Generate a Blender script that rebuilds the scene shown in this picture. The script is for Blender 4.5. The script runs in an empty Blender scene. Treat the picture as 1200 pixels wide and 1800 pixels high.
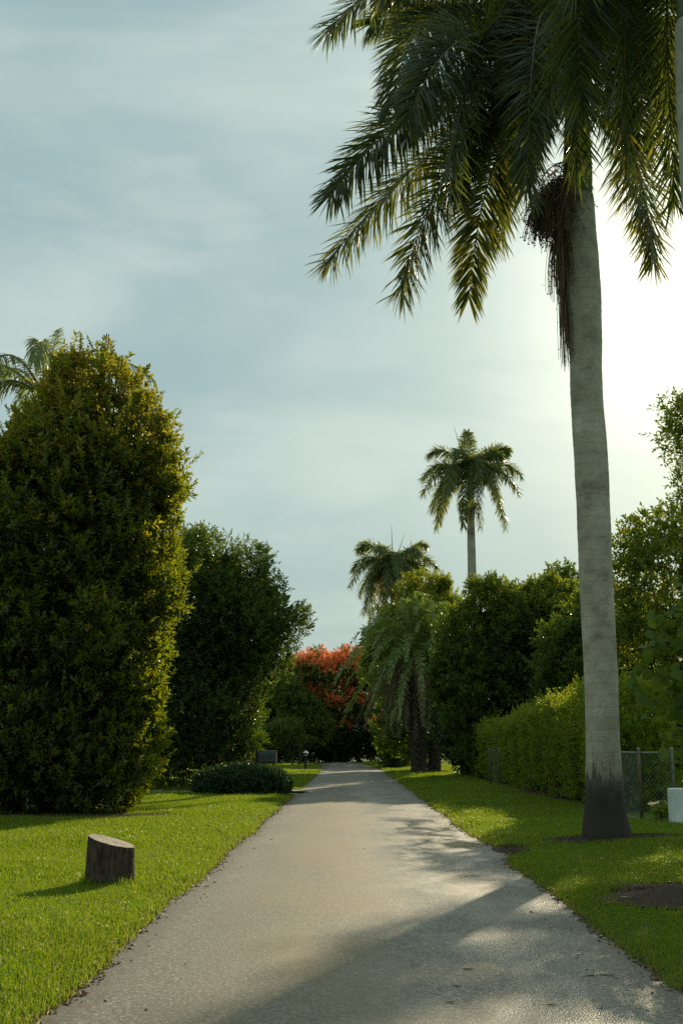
import bpy, math
import numpy as np
from mathutils import Vector

R = math.radians
SC = bpy.context.scene
COL = SC.collection

# ------------------------------------------------------------------ camera
cam_data = bpy.data.cameras.new('camera')
cam_data.sensor_fit = 'VERTICAL'
cam_data.sensor_height = 36.0
cam_data.lens = 40.0
cam_data.clip_start = 0.1
cam_data.clip_end = 3000.0
cam = bpy.data.objects.new('camera', cam_data)
COL.objects.link(cam)
cam.location = (0, 0, 1.6)
cam.rotation_euler = (R(90 + 11.64), 0, R(0.42))
SC.camera = cam

# ------------------------------------------------------------------ sky and sun
SUN_AZ, SUN_EL = R(20.5), R(21.5)          # azimuth measured from the road direction (+Y) to the right (+X)
sun_vec = Vector((math.sin(SUN_AZ) * math.cos(SUN_EL), math.cos(SUN_AZ) * math.cos(SUN_EL), math.sin(SUN_EL)))

world = bpy.data.worlds.new('World')
SC.world = world
world.use_nodes = True
wt = world.node_tree
wt.nodes.clear()


def nd(tree, kind, **kw):
    n = tree.nodes.new(kind)
    for k, v in kw.items():
        if k.startswith('i_'):
            key = k[2:]
            n.inputs[int(key) if key.isdigit() else key.replace('_', ' ')].default_value = v
        else:
            setattr(n, k, v)
    return n


def math_n(tree, op, a, b=None, c=None, clamp=False):
    n = tree.nodes.new('ShaderNodeMath')
    n.operation = op
    n.use_clamp = clamp
    for i, v in enumerate((a, b, c)):
        if v is None:
            continue
        if isinstance(v, (int, float)):
            n.inputs[i].default_value = v
        else:
            tree.links.new(v, n.inputs[i])
    return n.outputs[0]


def mix_c(tree, fac, a, b, mode='MIX'):
    n = tree.nodes.new('ShaderNodeMix')
    n.data_type = 'RGBA'
    n.blend_type = mode
    n.clamp_factor = True
    for s, v in ((0, fac), (6, a), (7, b)):
        if isinstance(v, (int, float)):
            n.inputs[s].default_value = v
        elif isinstance(v, tuple):
            n.inputs[s].default_value = v if len(v) == 4 else (*v, 1)
        else:
            tree.links.new(v, n.inputs[s])
    return n.outputs[2]


def ramp(tree, fac, stops, interp='LINEAR'):
    n = tree.nodes.new('ShaderNodeValToRGB')
    n.color_ramp.interpolation = interp
    el = n.color_ramp.elements
    while len(el) < len(stops):
        el.new(0.5)
    for e, (p, c) in zip(el, stops):
        e.position = p
        e.color = c if len(c) == 4 else (*c, 1)
    tree.links.new(fac, n.inputs[0])
    return n.outputs[0]


def maprange(tree, v, a, b, c=0.0, d=1.0, smooth=True):
    n = tree.nodes.new('ShaderNodeMapRange')
    n.interpolation_type = 'SMOOTHSTEP' if smooth else 'LINEAR'
    tree.links.new(v, n.inputs[0])
    for i, x in enumerate((a, b, c, d)):
        n.inputs[i + 1].default_value = x
    return n.outputs[0]


def build_sky():
    L = wt.links
    tc = nd(wt, 'ShaderNodeTexCoord')
    sky = nd(wt, 'ShaderNodeTexSky', sky_type='NISHITA', sun_disc=False, sun_elevation=SUN_EL,
             sun_rotation=SUN_AZ, air_density=1.6, dust_density=2.0, ozone_density=1.5)
    # angle to the sun, from world directions: the bright veil of thin cloud round the sun
    dot = nd(wt, 'ShaderNodeVectorMath', operation='DOT_PRODUCT')
    L.new(tc.outputs['Generated'], dot.inputs[0])
    dot.inputs[1].default_value = sun_vec
    d = math_n(wt, 'MAXIMUM', dot.outputs['Value'], 0.0)
    g1 = math_n(wt, 'POWER', d, 95.0)
    g2 = math_n(wt, 'POWER', d, 18.0)
    glow = math_n(wt, 'ADD', math_n(wt, 'MULTIPLY', g1, 9.5), math_n(wt, 'MULTIPLY', g2, 1.2))
    # soft horizontal sheets of cloud
    mp = nd(wt, 'ShaderNodeMapping')
    mp.inputs['Scale'].default_value = (1.0, 1.0, 3.2)
    mp.inputs['Location'].default_value = (0.35, 0.2, 0.9)
    L.new(tc.outputs['Generated'], mp.inputs['Vector'])
    nz = nd(wt, 'ShaderNodeTexNoise', i_Scale=2.6, i_Detail=7.0, i_Roughness=0.52)
    nz.inputs['Distortion'].default_value = 0.35
    L.new(mp.outputs[0], nz.inputs['Vector'])
    cl = maprange(wt, nz.outputs['Fac'], 0.36, 0.72)
    nz2 = nd(wt, 'ShaderNodeTexNoise', i_Scale=5.0, i_Detail=4.0, i_Roughness=0.5)
    L.new(mp.outputs[0], nz2.inputs['Vector'])
    puff = maprange(wt, nz2.outputs['Fac'], 0.56, 0.74)
    tint = mix_c(wt, 1.0, sky.outputs[0], (0.62, 0.74, 0.72), 'MULTIPLY')
    veil = mix_c(wt, cl, (3.35, 4.75, 4.95), (5.5, 6.6, 6.25))
    base = mix_c(wt, 0.9, tint, veil)
    puffc = mix_c(wt, math_n(wt, 'MULTIPLY', puff, 0.22), base, (7.4, 7.9, 7.1))
    gc = nd(wt, 'ShaderNodeVectorMath', operation='SCALE')
    gc.inputs[0].default_value = (1.0, 0.92, 0.66)
    L.new(glow, gc.inputs['Scale'])
    tot = mix_c(wt, 1.0, puffc, gc.outputs[0], 'ADD')
    bg = nd(wt, 'ShaderNodeBackground')
    bg.inputs['Strength'].default_value = 0.10
    L.new(tot, bg.inputs['Color'])
    out = nd(wt, 'ShaderNodeOutputWorld')
    L.new(bg.outputs[0], out.inputs['Surface'])


build_sky()

sun_data = bpy.data.lights.new('sun', 'SUN')
sun_data.energy = 5.0
sun_data.angle = R(0.55)
sun_data.color = (1.0, 0.84, 0.56)
sun = bpy.data.objects.new('sun', sun_data)
COL.objects.link(sun)
sun.rotation_euler = (-sun_vec).to_track_quat('-Z', 'Y').to_euler()
sun.location = (10, 30, 30)

SC.view_settings.view_transform = 'Standard'
SC.view_settings.look = 'None'
SC.view_settings.exposure = 0.06
SC.view_settings.gamma = 1.0
SC.view_settings.use_curve_mapping = False
SC.render.engine = 'CYCLES'
SC.cycles.max_bounces = 6
SC.cycles.diffuse_bounces = 3
SC.cycles.glossy_bounces = 2
SC.cycles.transmission_bounces = 4
SC.cycles.transparent_max_bounces = 4
SC.cycles.volume_bounces = 0
SC.cycles.sample_clamp_indirect = 4.0
SC.cycles.use_denoising = False

# ------------------------------------------------------------------ helpers
RNG = np.random.default_rng(7)


def nrm(a):
    a = np.asarray(a, float)
    return a / np.maximum(np.linalg.norm(a, axis=-1, keepdims=True), 1e-9)


class Geo:
    """collects vertices and faces (with a material slot each) for one mesh"""

    def __init__(self):
        self.v, self.f, self.m, self.n = [], [], [], 0

    def add(self, V, *faces, mat=0):
        V = np.asarray(V, float).reshape(-1, 3)
        for F in faces:
            F = np.asarray(F, int)
            if len(F) == 0:
                continue
            self.f.append(F + self.n)
            mm = np.broadcast_to(np.asarray(mat, int), (len(F),)) if np.ndim(mat) == 0 or len(np.atleast_1d(mat)) == len(F) else np.zeros(len(F), int)
            self.m.append(mm)
        self.v.append(V)
        self.n += len(V)
        return self

    def mesh(self, name, mats, smooth=False):
        V = np.concatenate(self.v)
        me = bpy.data.meshes.new(name)
        me.vertices.add(len(V))
        me.vertices.foreach_set('co', V.astype(np.float32).ravel())
        idx = np.concatenate([f.ravel() for f in self.f])
        tot = np.concatenate([np.full(len(f), f.shape[1]) for f in self.f])
        start = np.concatenate([[0], np.cumsum(tot)[:-1]])
        me.loops.add(len(idx))
        me.loops.foreach_set('vertex_index', idx.astype(np.int32))
        me.polygons.add(len(tot))
        me.polygons.foreach_set('loop_start', start.astype(np.int32))
        me.polygons.foreach_set('material_index', np.concatenate(self.m).astype(np.int32))
        me.polygons.foreach_set('use_smooth', np.full(len(tot), smooth))
        me.update(calc_edges=True)
        for m in (mats if isinstance(mats, (list, tuple)) else [mats]):
            me.materials.append(m)
        return me

    def build(self, name, mats, parent=None, smooth=False, loc=None):
        o = bpy.data.objects.new(name, self.mesh(name, mats, smooth))
        COL.objects.link(o)
        if loc is not None:
            o.location = loc
        if parent is not None:
            o.parent = parent
        return o


def tag(o, label=None, cat=None, group=None, kind=None):
    if label:
        o['label'] = label
    if cat:
        o['category'] = cat
    if group:
        o['group'] = group
    if kind:
        o['kind'] = kind
    return o


def empty(name, loc, label, cat, group=None):
    o = bpy.data.objects.new(name, None)
    o.empty_display_size = 0.2
    COL.objects.link(o)
    o.location = loc
    return tag(o, label, cat, group)


def tube(g, pts, rad, seg=8, mat=0, caps=True):
    pts = np.asarray(pts, float)
    rad = np.broadcast_to(np.asarray(rad, float), (len(pts),))
    T = np.gradient(pts, axis=0)
    T = nrm(T)
    ref = np.array([0.0, 0, 1]) if abs(T[0, 2]) < 0.9 else np.array([1.0, 0, 0])
    A = nrm(np.cross(T, ref))
    B = np.cross(T, A)
    an = np.arange(seg) * 2 * math.pi / seg
    V = pts[:, None] + rad[:, None, None] * (A[:, None] * np.cos(an)[None, :, None] + B[:, None] * np.sin(an)[None, :, None])
    n = len(pts)
    i = np.arange(n - 1)[:, None] * seg
    j = np.arange(seg)[None]
    q = np.stack([i + j, i + (j + 1) % seg, i + seg + (j + 1) % seg, i + seg + j], -1).reshape(-1, 4)
    g.add(V.reshape(-1, 3), q, mat=mat)
    if caps:
        base = g.n - n * seg
        g.f.append(np.array([np.arange(seg)[::-1] + base]))
        g.f.append(np.array([np.arange(seg) + base + (n - 1) * seg]))
        g.m.append(np.array([mat]))
        g.m.append(np.array([mat]))
    return g


def box(g, lo, hi, bev=0.0, mat=0):
    lo, hi = np.array(lo, float), np.array(hi, float)
    if bev <= 0:
        V = np.array([[x, y, z] for z in (lo[2], hi[2]) for y in (lo[1], hi[1]) for x in (lo[0], hi[0])])
        F = [[0, 2, 3, 1], [4, 5, 7, 6], [0, 1, 5, 4], [2, 6, 7, 3], [0, 4, 6, 2], [1, 3, 7, 5]]
        return g.add(V, F, mat=mat)
    # chamfered vertical and top edges
    b = bev

    def ringz(z, ins):
        l, h = lo + ins, hi - ins
        return [[l[0] + b, l[1], z], [h[0] - b, l[1], z], [h[0], l[1] + b, z], [h[0], h[1] - b, z],
                [h[0] - b, h[1], z], [l[0] + b, h[1], z], [l[0], h[1] - b, z], [l[0], l[1] + b, z]]
    V = ringz(lo[2], 0) + ringz(hi[2] - b, 0) + ringz(hi[2], b)
    q = [[r * 8 + j, r * 8 + (j + 1) % 8, r * 8 + 8 + (j + 1) % 8, r * 8 + 8 + j] for r in range(2) for j in range(8)]
    return g.add(V, q, [list(range(7, -1, -1))], [list(range(16, 24))], mat=mat)


def bez(P0, M, P3, n):
    """curve from P0 through M (half way) to P3"""
    P0, M, P3 = map(lambda a: np.asarray(a, float), (P0, M, P3))
    Q = 2 * M - 0.5 * (P0 + P3)
    t = np.linspace(0, 1, n)[:, None]
    return (1 - t) ** 2 * P0 + 2 * t * (1 - t) * Q + t * t * P3


# ------------------------------------------------------------------ materials
def new_mat(name):
    m = bpy.data.materials.new(name)
    m.use_nodes = True
    m.node_tree.nodes.clear()
    return m, m.node_tree


def finish(t, shader, disp=None):
    o = nd(t, 'ShaderNodeOutputMaterial')
    t.links.new(shader, o.inputs['Surface'])


def leaf_mat(name, stops, trans=(0.20, 0.30, 0.02), tw=0.4, rough=0.38, spec=0.5):
    m, t = new_mat(name)
    geo = nd(t, 'ShaderNodeNewGeometry')
    c = ramp(t, geo.outputs['Random Per Island'], stops)
    b = nd(t, 'ShaderNodeBsdfPrincipled', i_Roughness=rough)
    b.inputs['Specular IOR Level'].default_value = spec
    t.links.new(c, b.inputs['Base Color'])
    tr = nd(t, 'ShaderNodeBsdfTranslucent')
    tcol = mix_c(t, 0.55, c, trans)
    t.links.new(tcol, tr.inputs['Color'])
    mx = nd(t, 'ShaderNodeMixShader', i_0=tw)
    t.links.new(b.outputs[0], mx.inputs[1])
    t.links.new(tr.outputs[0], mx.inputs[2])
    finish(t, mx.outputs[0])
    return m


def noise_mat(name, c1, c2, scale=8.0, rough=0.8, bump=0.3, detail=6.0, stretch=(1, 1, 1), c3=None, spec=0.3, lo=0.35, hi=0.65, metal=0.0):
    m, t = new_mat(name)
    tc = nd(t, 'ShaderNodeTexCoord')
    mp = nd(t, 'ShaderNodeMapping')
    mp.inputs['Scale'].default_value = stretch
    t.links.new(tc.outputs['Object'], mp.inputs['Vector'])
    nz = nd(t, 'ShaderNodeTexNoise', i_Scale=scale, i_Detail=detail, i_Roughness=0.6)
    t.links.new(mp.outputs[0], nz.inputs['Vector'])
    st = [(lo, c1), (hi, c2)] + ([(min(0.99, hi + 0.15), c3)] if c3 else [])
    c = ramp(t, nz.outputs['Fac'], st)
    b = nd(t, 'ShaderNodeBsdfPrincipled', i_Roughness=rough, i_Metallic=metal)
    b.inputs['Specular IOR Level'].default_value = spec
    t.links.new(c, b.inputs['Base Color'])
    if bump:
        bp = nd(t, 'ShaderNodeBump', i_Strength=bump, i_Distance=0.02)
        t.links.new(nz.outputs['Fac'], bp.inputs['Height'])
        t.links.new(bp.outputs[0], b.inputs['Normal'])
    finish(t, b.outputs[0])
    return m


M = {}
M['big_tree'] = leaf_mat('big_tree_leaf', [(0, (0.016, 0.034, 0.005)), (0.6, (0.036, 0.066, 0.007)), (1, (0.085, 0.12, 0.010))], (0.52, 0.58, 0.015), 0.46, 0.26, 0.6)
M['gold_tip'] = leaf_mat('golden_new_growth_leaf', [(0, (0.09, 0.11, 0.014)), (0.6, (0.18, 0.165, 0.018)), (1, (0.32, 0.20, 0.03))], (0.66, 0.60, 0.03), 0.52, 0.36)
M['dark_tree'] = leaf_mat('dark_tree_leaf', [(0, (0.02, 0.044, 0.007)), (0.6, (0.042, 0.082, 0.012)), (1, (0.075, 0.125, 0.018))], (0.24, 0.34, 0.015), 0.36, 0.42, 0.4)
M['mid_tree'] = leaf_mat('mid_tree_leaf', [(0, (0.04, 0.08, 0.012)), (0.6, (0.075, 0.13, 0.018)), (1, (0.12, 0.175, 0.025))], (0.32, 0.42, 0.02), 0.42, 0.42, 0.4)
M['yellow_tree'] = leaf_mat('yellow_green_leaf', [(0, (0.10, 0.14, 0.012)), (0.6, (0.17, 0.21, 0.016)), (1, (0.26, 0.27, 0.02))], (0.52, 0.52, 0.02), 0.5, 0.42)
M['hedge'] = leaf_mat('hedge_leaf', [(0, (0.06, 0.115, 0.012)), (0.6, (0.12, 0.20, 0.018)), (1, (0.21, 0.28, 0.025))], (0.48, 0.60, 0.02), 0.48, 0.4, 0.4)
M['bush'] = leaf_mat('clipped_bush_leaf', [(0, (0.022, 0.055, 0.018)), (0.6, (0.04, 0.09, 0.028)), (1, (0.07, 0.13, 0.04))], (0.12, 0.22, 0.03), 0.25, 0.33, 0.5)
M['seagrape'] = leaf_mat('round_leaf', [(0, (0.045, 0.09, 0.014)), (0.6, (0.075, 0.135, 0.018)), (1, (0.12, 0.18, 0.025))], (0.34, 0.46, 0.03), 0.36, 0.5, 0.25)
M['fern'] = leaf_mat('feathery_leaf', [(0, (0.06, 0.10, 0.018)), (0.6, (0.10, 0.15, 0.025)), (1, (0.17, 0.20, 0.03))], (0.32, 0.38, 0.03), 0.4, 0.5)
M['red'] = leaf_mat('red_blossom', [(0, (0.72, 0.18, 0.07)), (0.6, (0.86, 0.29, 0.11)), (1, (0.9, 0.42, 0.16))], (0.95, 0.3, 0.08), 0.42, 0.6, 0.2)
M['magenta'] = leaf_mat('dark_red_blossom', [(0, (0.16, 0.012, 0.02)), (1, (0.32, 0.03, 0.04))], (0.4, 0.04, 0.05), 0.35, 0.6, 0.2)
M['frond'] = leaf_mat('royal_palm_leaflet', [(0, (0.020, 0.042, 0.012)), (0.7, (0.04, 0.07, 0.016)), (0.93, (0.07, 0.085, 0.018)), (1, (0.18, 0.12, 0.03))], (0.24, 0.30, 0.02), 0.38, 0.4, 0.5)
M['frond_old'] = leaf_mat('yellowing_palm_leaflet', [(0, (0.05, 0.07, 0.014)), (0.6, (0.10, 0.11, 0.02)), (1, (0.22, 0.15, 0.03))], (0.50, 0.46, 0.03), 0.46, 0.45, 0.4)
M['frond_far'] = leaf_mat('far_palm_leaflet', [(0, (0.095, 0.14, 0.045)), (0.7, (0.15, 0.20, 0.06)), (1, (0.24, 0.24, 0.07))], (0.46, 0.52, 0.08), 0.44, 0.36, 0.6)
M['frond_dead'] = leaf_mat('dry_palm_leaflet', [(0, (0.14, 0.10, 0.07)), (0.6, (0.24, 0.18, 0.12)), (1, (0.34, 0.27, 0.19))], (0.28, 0.19, 0.11), 0.3, 0.6, 0.2)
M['date'] = leaf_mat('date_palm_leaflet', [(0, (0.12, 0.18, 0.035)), (0.7, (0.20, 0.27, 0.05)), (1, (0.30, 0.35, 0.08))], (0.34, 0.44, 0.06), 0.34, 0.4, 0.5)
M['grass'] = leaf_mat('grass_blade', [(0, (0.055, 0.12, 0.007)), (0.55, (0.10, 0.185, 0.010)), (0.9, (0.17, 0.24, 0.016)), (1, (0.34, 0.29, 0.08))], (0.43, 0.57, 0.010), 0.50, 0.42, 0.3)
M['grass_dry'] = leaf_mat('yellowing_grass_blade', [(0, (0.12, 0.15, 0.02)), (0.6, (0.20, 0.20, 0.03)), (1, (0.36, 0.29, 0.10))], (0.55, 0.48, 0.06), 0.45, 0.5, 0.25)
M['agave'] = leaf_mat('grey_green_strap_leaf', [(0, (0.10, 0.14, 0.11)), (1, (0.20, 0.25, 0.2))], (0.2, 0.28, 0.15), 0.15, 0.4)
M['dead_leaf'] = leaf_mat('dead_leaf', [(0, (0.12, 0.045, 0.015)), (1, (0.25, 0.10, 0.03))], (0.3, 0.1, 0.02), 0.15, 0.6)
M['pale_leaf'] = leaf_mat('pale_dead_leaf', [(0, (0.6, 0.42, 0.22)), (1, (0.7, 0.5, 0.3))], (0.5, 0.35, 0.2), 0.2, 0.5)
M['bark'] = noise_mat('tree_bark', (0.035, 0.028, 0.02), (0.10, 0.085, 0.065), 6, 0.9, 0.6, stretch=(3, 3, 0.6))
M['midrib'] = noise_mat('frond_midrib', (0.10, 0.12, 0.04), (0.20, 0.20, 0.09), 9, 0.5, 0.0)
M['stalk'] = noise_mat('dry_flower_stalk', (0.14, 0.10, 0.06), (0.28, 0.20, 0.12), 14, 0.8, 0.0)
M['fruit'] = noise_mat('palm_fruit', (0.06, 0.055, 0.03), (0.14, 0.12, 0.075), 12, 0.5, 0.0)
M['shaft'] = noise_mat('green_crownshaft', (0.05, 0.09, 0.02), (0.09, 0.14, 0.035), 3, 0.4, 0.05, stretch=(4, 4, 0.4))
M['date_trunk'] = noise_mat('date_palm_trunk', (0.025, 0.018, 0.013), (0.09, 0.066, 0.047), 5, 0.9, 1.0, stretch=(1.4, 1.4, 2.2))
M['metal'] = noise_mat('galvanised_steel', (0.14, 0.16, 0.15), (0.28, 0.30, 0.28), 20, 0.5, 0.0, metal=0.4, spec=0.4)
M['rust_post'] = noise_mat('weathered_steel_post', (0.14, 0.12, 0.07), (0.26, 0.23, 0.15), 6, 0.6, 0.1, stretch=(1, 1, 0.3), metal=0.3)
M['white_wall'] = noise_mat('white_painted_concrete', (0.62, 0.66, 0.64), (0.82, 0.83, 0.80), 5, 0.8, 0.25, stretch=(1, 1, 0.5))
M['mail'] = noise_mat('dark_green_painted_metal', (0.02, 0.034, 0.03), (0.04, 0.06, 0.055), 7, 0.45, 0.05, spec=0.4)
M['dark_post'] = noise_mat('dark_stained_wood', (0.012, 0.012, 0.010), (0.035, 0.03, 0.022), 9, 0.7, 0.3, stretch=(3, 3, 0.4))
M['lamp_white'] = noise_mat('pale_painted_metal', (0.6, 0.6, 0.55), (0.8, 0.8, 0.74), 10, 0.4, 0.0)
M['rock'] = noise_mat('brown_rock', (0.07, 0.04, 0.025), (0.21, 0.13, 0.085), 5, 0.85, 0.8)
M['soil'] = noise_mat('dark_soil', (0.018, 0.012, 0.008), (0.055, 0.036, 0.022), 14, 0.95, 1.0)
M['mulch'] = noise_mat('brown_mulch', (0.028, 0.017, 0.011), (0.085, 0.05, 0.03), 22, 0.95, 1.0, c3=(0.13, 0.075, 0.04))
M['concrete'] = noise_mat('old_driveway_concrete', (0.20, 0.20, 0.18), (0.33, 0.32, 0.29), 2.5, 0.75, 0.15)


def glass_mat():
    m, t = new_mat('lantern_glass')
    b = nd(t, 'ShaderNodeBsdfPrincipled', i_Roughness=0.08)
    b.inputs['Base Color'].default_value = (0.75, 0.8, 0.78, 1)
    b.inputs['Transmission Weight'].default_value = 0.7
    finish(t, b.outputs[0])
    return m


def water_mat():
    m, t = new_mat('puddle_water')
    b = nd(t, 'ShaderNodeBsdfPrincipled', i_Roughness=0.03)
    b.inputs['Base Color'].default_value = (0.025, 0.024, 0.018, 1)
    b.inputs['Specular IOR Level'].default_value = 0.5
    finish(t, b.outputs[0])
    return m


def trunk_mat():
    """pale grey royal palm bark: ring scars, lichen blotches, dark wet stain with a ragged top near the ground"""
    m, t = new_mat('royal_palm_bark')
    tc = nd(t, 'ShaderNodeTexCoord')
    sep = nd(t, 'ShaderNodeSeparateXYZ')
    t.links.new(tc.outputs['Object'], sep.inputs[0])
    n1 = nd(t, 'ShaderNodeTexNoise', i_Scale=2.2, i_Detail=7.0, i_Roughness=0.65)
    t.links.new(tc.outputs['Object'], n1.inputs['Vector'])
    mp = nd(t, 'ShaderNodeMapping')
    mp.inputs['Scale'].default_value = (7, 7, 0.9)
    t.links.new(tc.outputs['Object'], mp.inputs['Vector'])
    n2 = nd(t, 'ShaderNodeTexNoise', i_Scale=1.4, i_Detail=6.0, i_Roughness=0.6)
    t.links.new(mp.outputs[0], n2.inputs['Vector'])
    n3 = nd(t, 'ShaderNodeTexNoise', i_Scale=40.0, i_Detail=4.0)
    t.links.new(tc.outputs['Object'], n3.inputs['Vector'])
    c = ramp(t, n1.outputs['Fac'], [(0.34, (0.22, 0.20, 0.145)), (0.47, (0.38, 0.355, 0.265)), (0.58, (0.45, 0.425, 0.325)), (0.7, (0.58, 0.56, 0.45))])
    # ring scars: irregular spacing from a warped height
    zw = math_n(t, 'ADD', math_n(t, 'MULTIPLY', sep.outputs[2], 5.2), math_n(t, 'MULTIPLY', n1.outputs['Fac'], 1.1))
    rg = math_n(t, 'FRACT', zw)
    ring = math_n(t, 'MULTIPLY', maprange(t, rg, 0.0, 0.05), maprange(t, rg, 1.0, 0.93))
    c = mix_c(t, math_n(t, 'MULTIPLY', math_n(t, 'SUBTRACT', 1.0, ring), 0.22), c, (0.10, 0.09, 0.065))
    c = mix_c(t, math_n(t, 'MULTIPLY', maprange(t, n3.outputs['Fac'], 0.45, 0.7), 0.35), c, (0.16, 0.15, 0.11))
    zz = math_n(t, 'ADD', sep.outputs[2], math_n(t, 'MULTIPLY', math_n(t, 'SUBTRACT', n2.outputs['Fac'], 0.5), 1.5))
    c = mix_c(t, math_n(t, 'MULTIPLY', maprange(t, zz, 1.15, 0.62), 0.95), c, ramp(t, n3.outputs['Fac'], [(0.35, (0.016, 0.012, 0.008)), (0.7, (0.055, 0.042, 0.027))]))
    blot = math_n(t, 'ADD', n2.outputs['Fac'], math_n(t, 'MULTIPLY', math_n(t, 'SUBTRACT', n1.outputs['Fac'], 0.5), 0.8))
    lim = math_n(t, 'MULTIPLY', math_n(t, 'SUBTRACT', sep.outputs[2], 0.7), 0.30)
    drip = maprange(t, math_n(t, 'SUBTRACT', blot, lim), 0.30, 0.46)
    c = mix_c(t, math_n(t, 'MULTIPLY', math_n(t, 'MULTIPLY', drip, maprange(t, sep.outputs[2], 2.4, 1.0)), 0.85), c, (0.05, 0.042, 0.03))
    spots = nd(t, 'ShaderNodeTexVoronoi', i_Scale=0.85)
    t.links.new(tc.outputs['Object'], spots.inputs['Vector'])
    sp = maprange(t, math_n(t, 'ADD', spots.outputs['Distance'], math_n(t, 'MULTIPLY', n3.outputs['Fac'], 0.05)), 0.085, 0.06)
    c = mix_c(t, math_n(t, 'MULTIPLY', sp, 0.8), c, (0.05, 0.045, 0.035))
    b = nd(t, 'ShaderNodeBsdfPrincipled', i_Roughness=0.8)
    b.inputs['Specular IOR Level'].default_value = 0.25
    t.links.new(c, b.inputs['Base Color'])
    hh = math_n(t, 'ADD', math_n(t, 'MULTIPLY', ring, 0.5), math_n(t, 'MULTIPLY', n3.outputs['Fac'], 0.6))
    bp = nd(t, 'ShaderNodeBump', i_Strength=0.45, i_Distance=0.02)
    t.links.new(hh, bp.inputs['Height'])
    t.links.new(bp.outputs[0], b.inputs['Normal'])
    finish(t, b.outputs[0])
    return m


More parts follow.
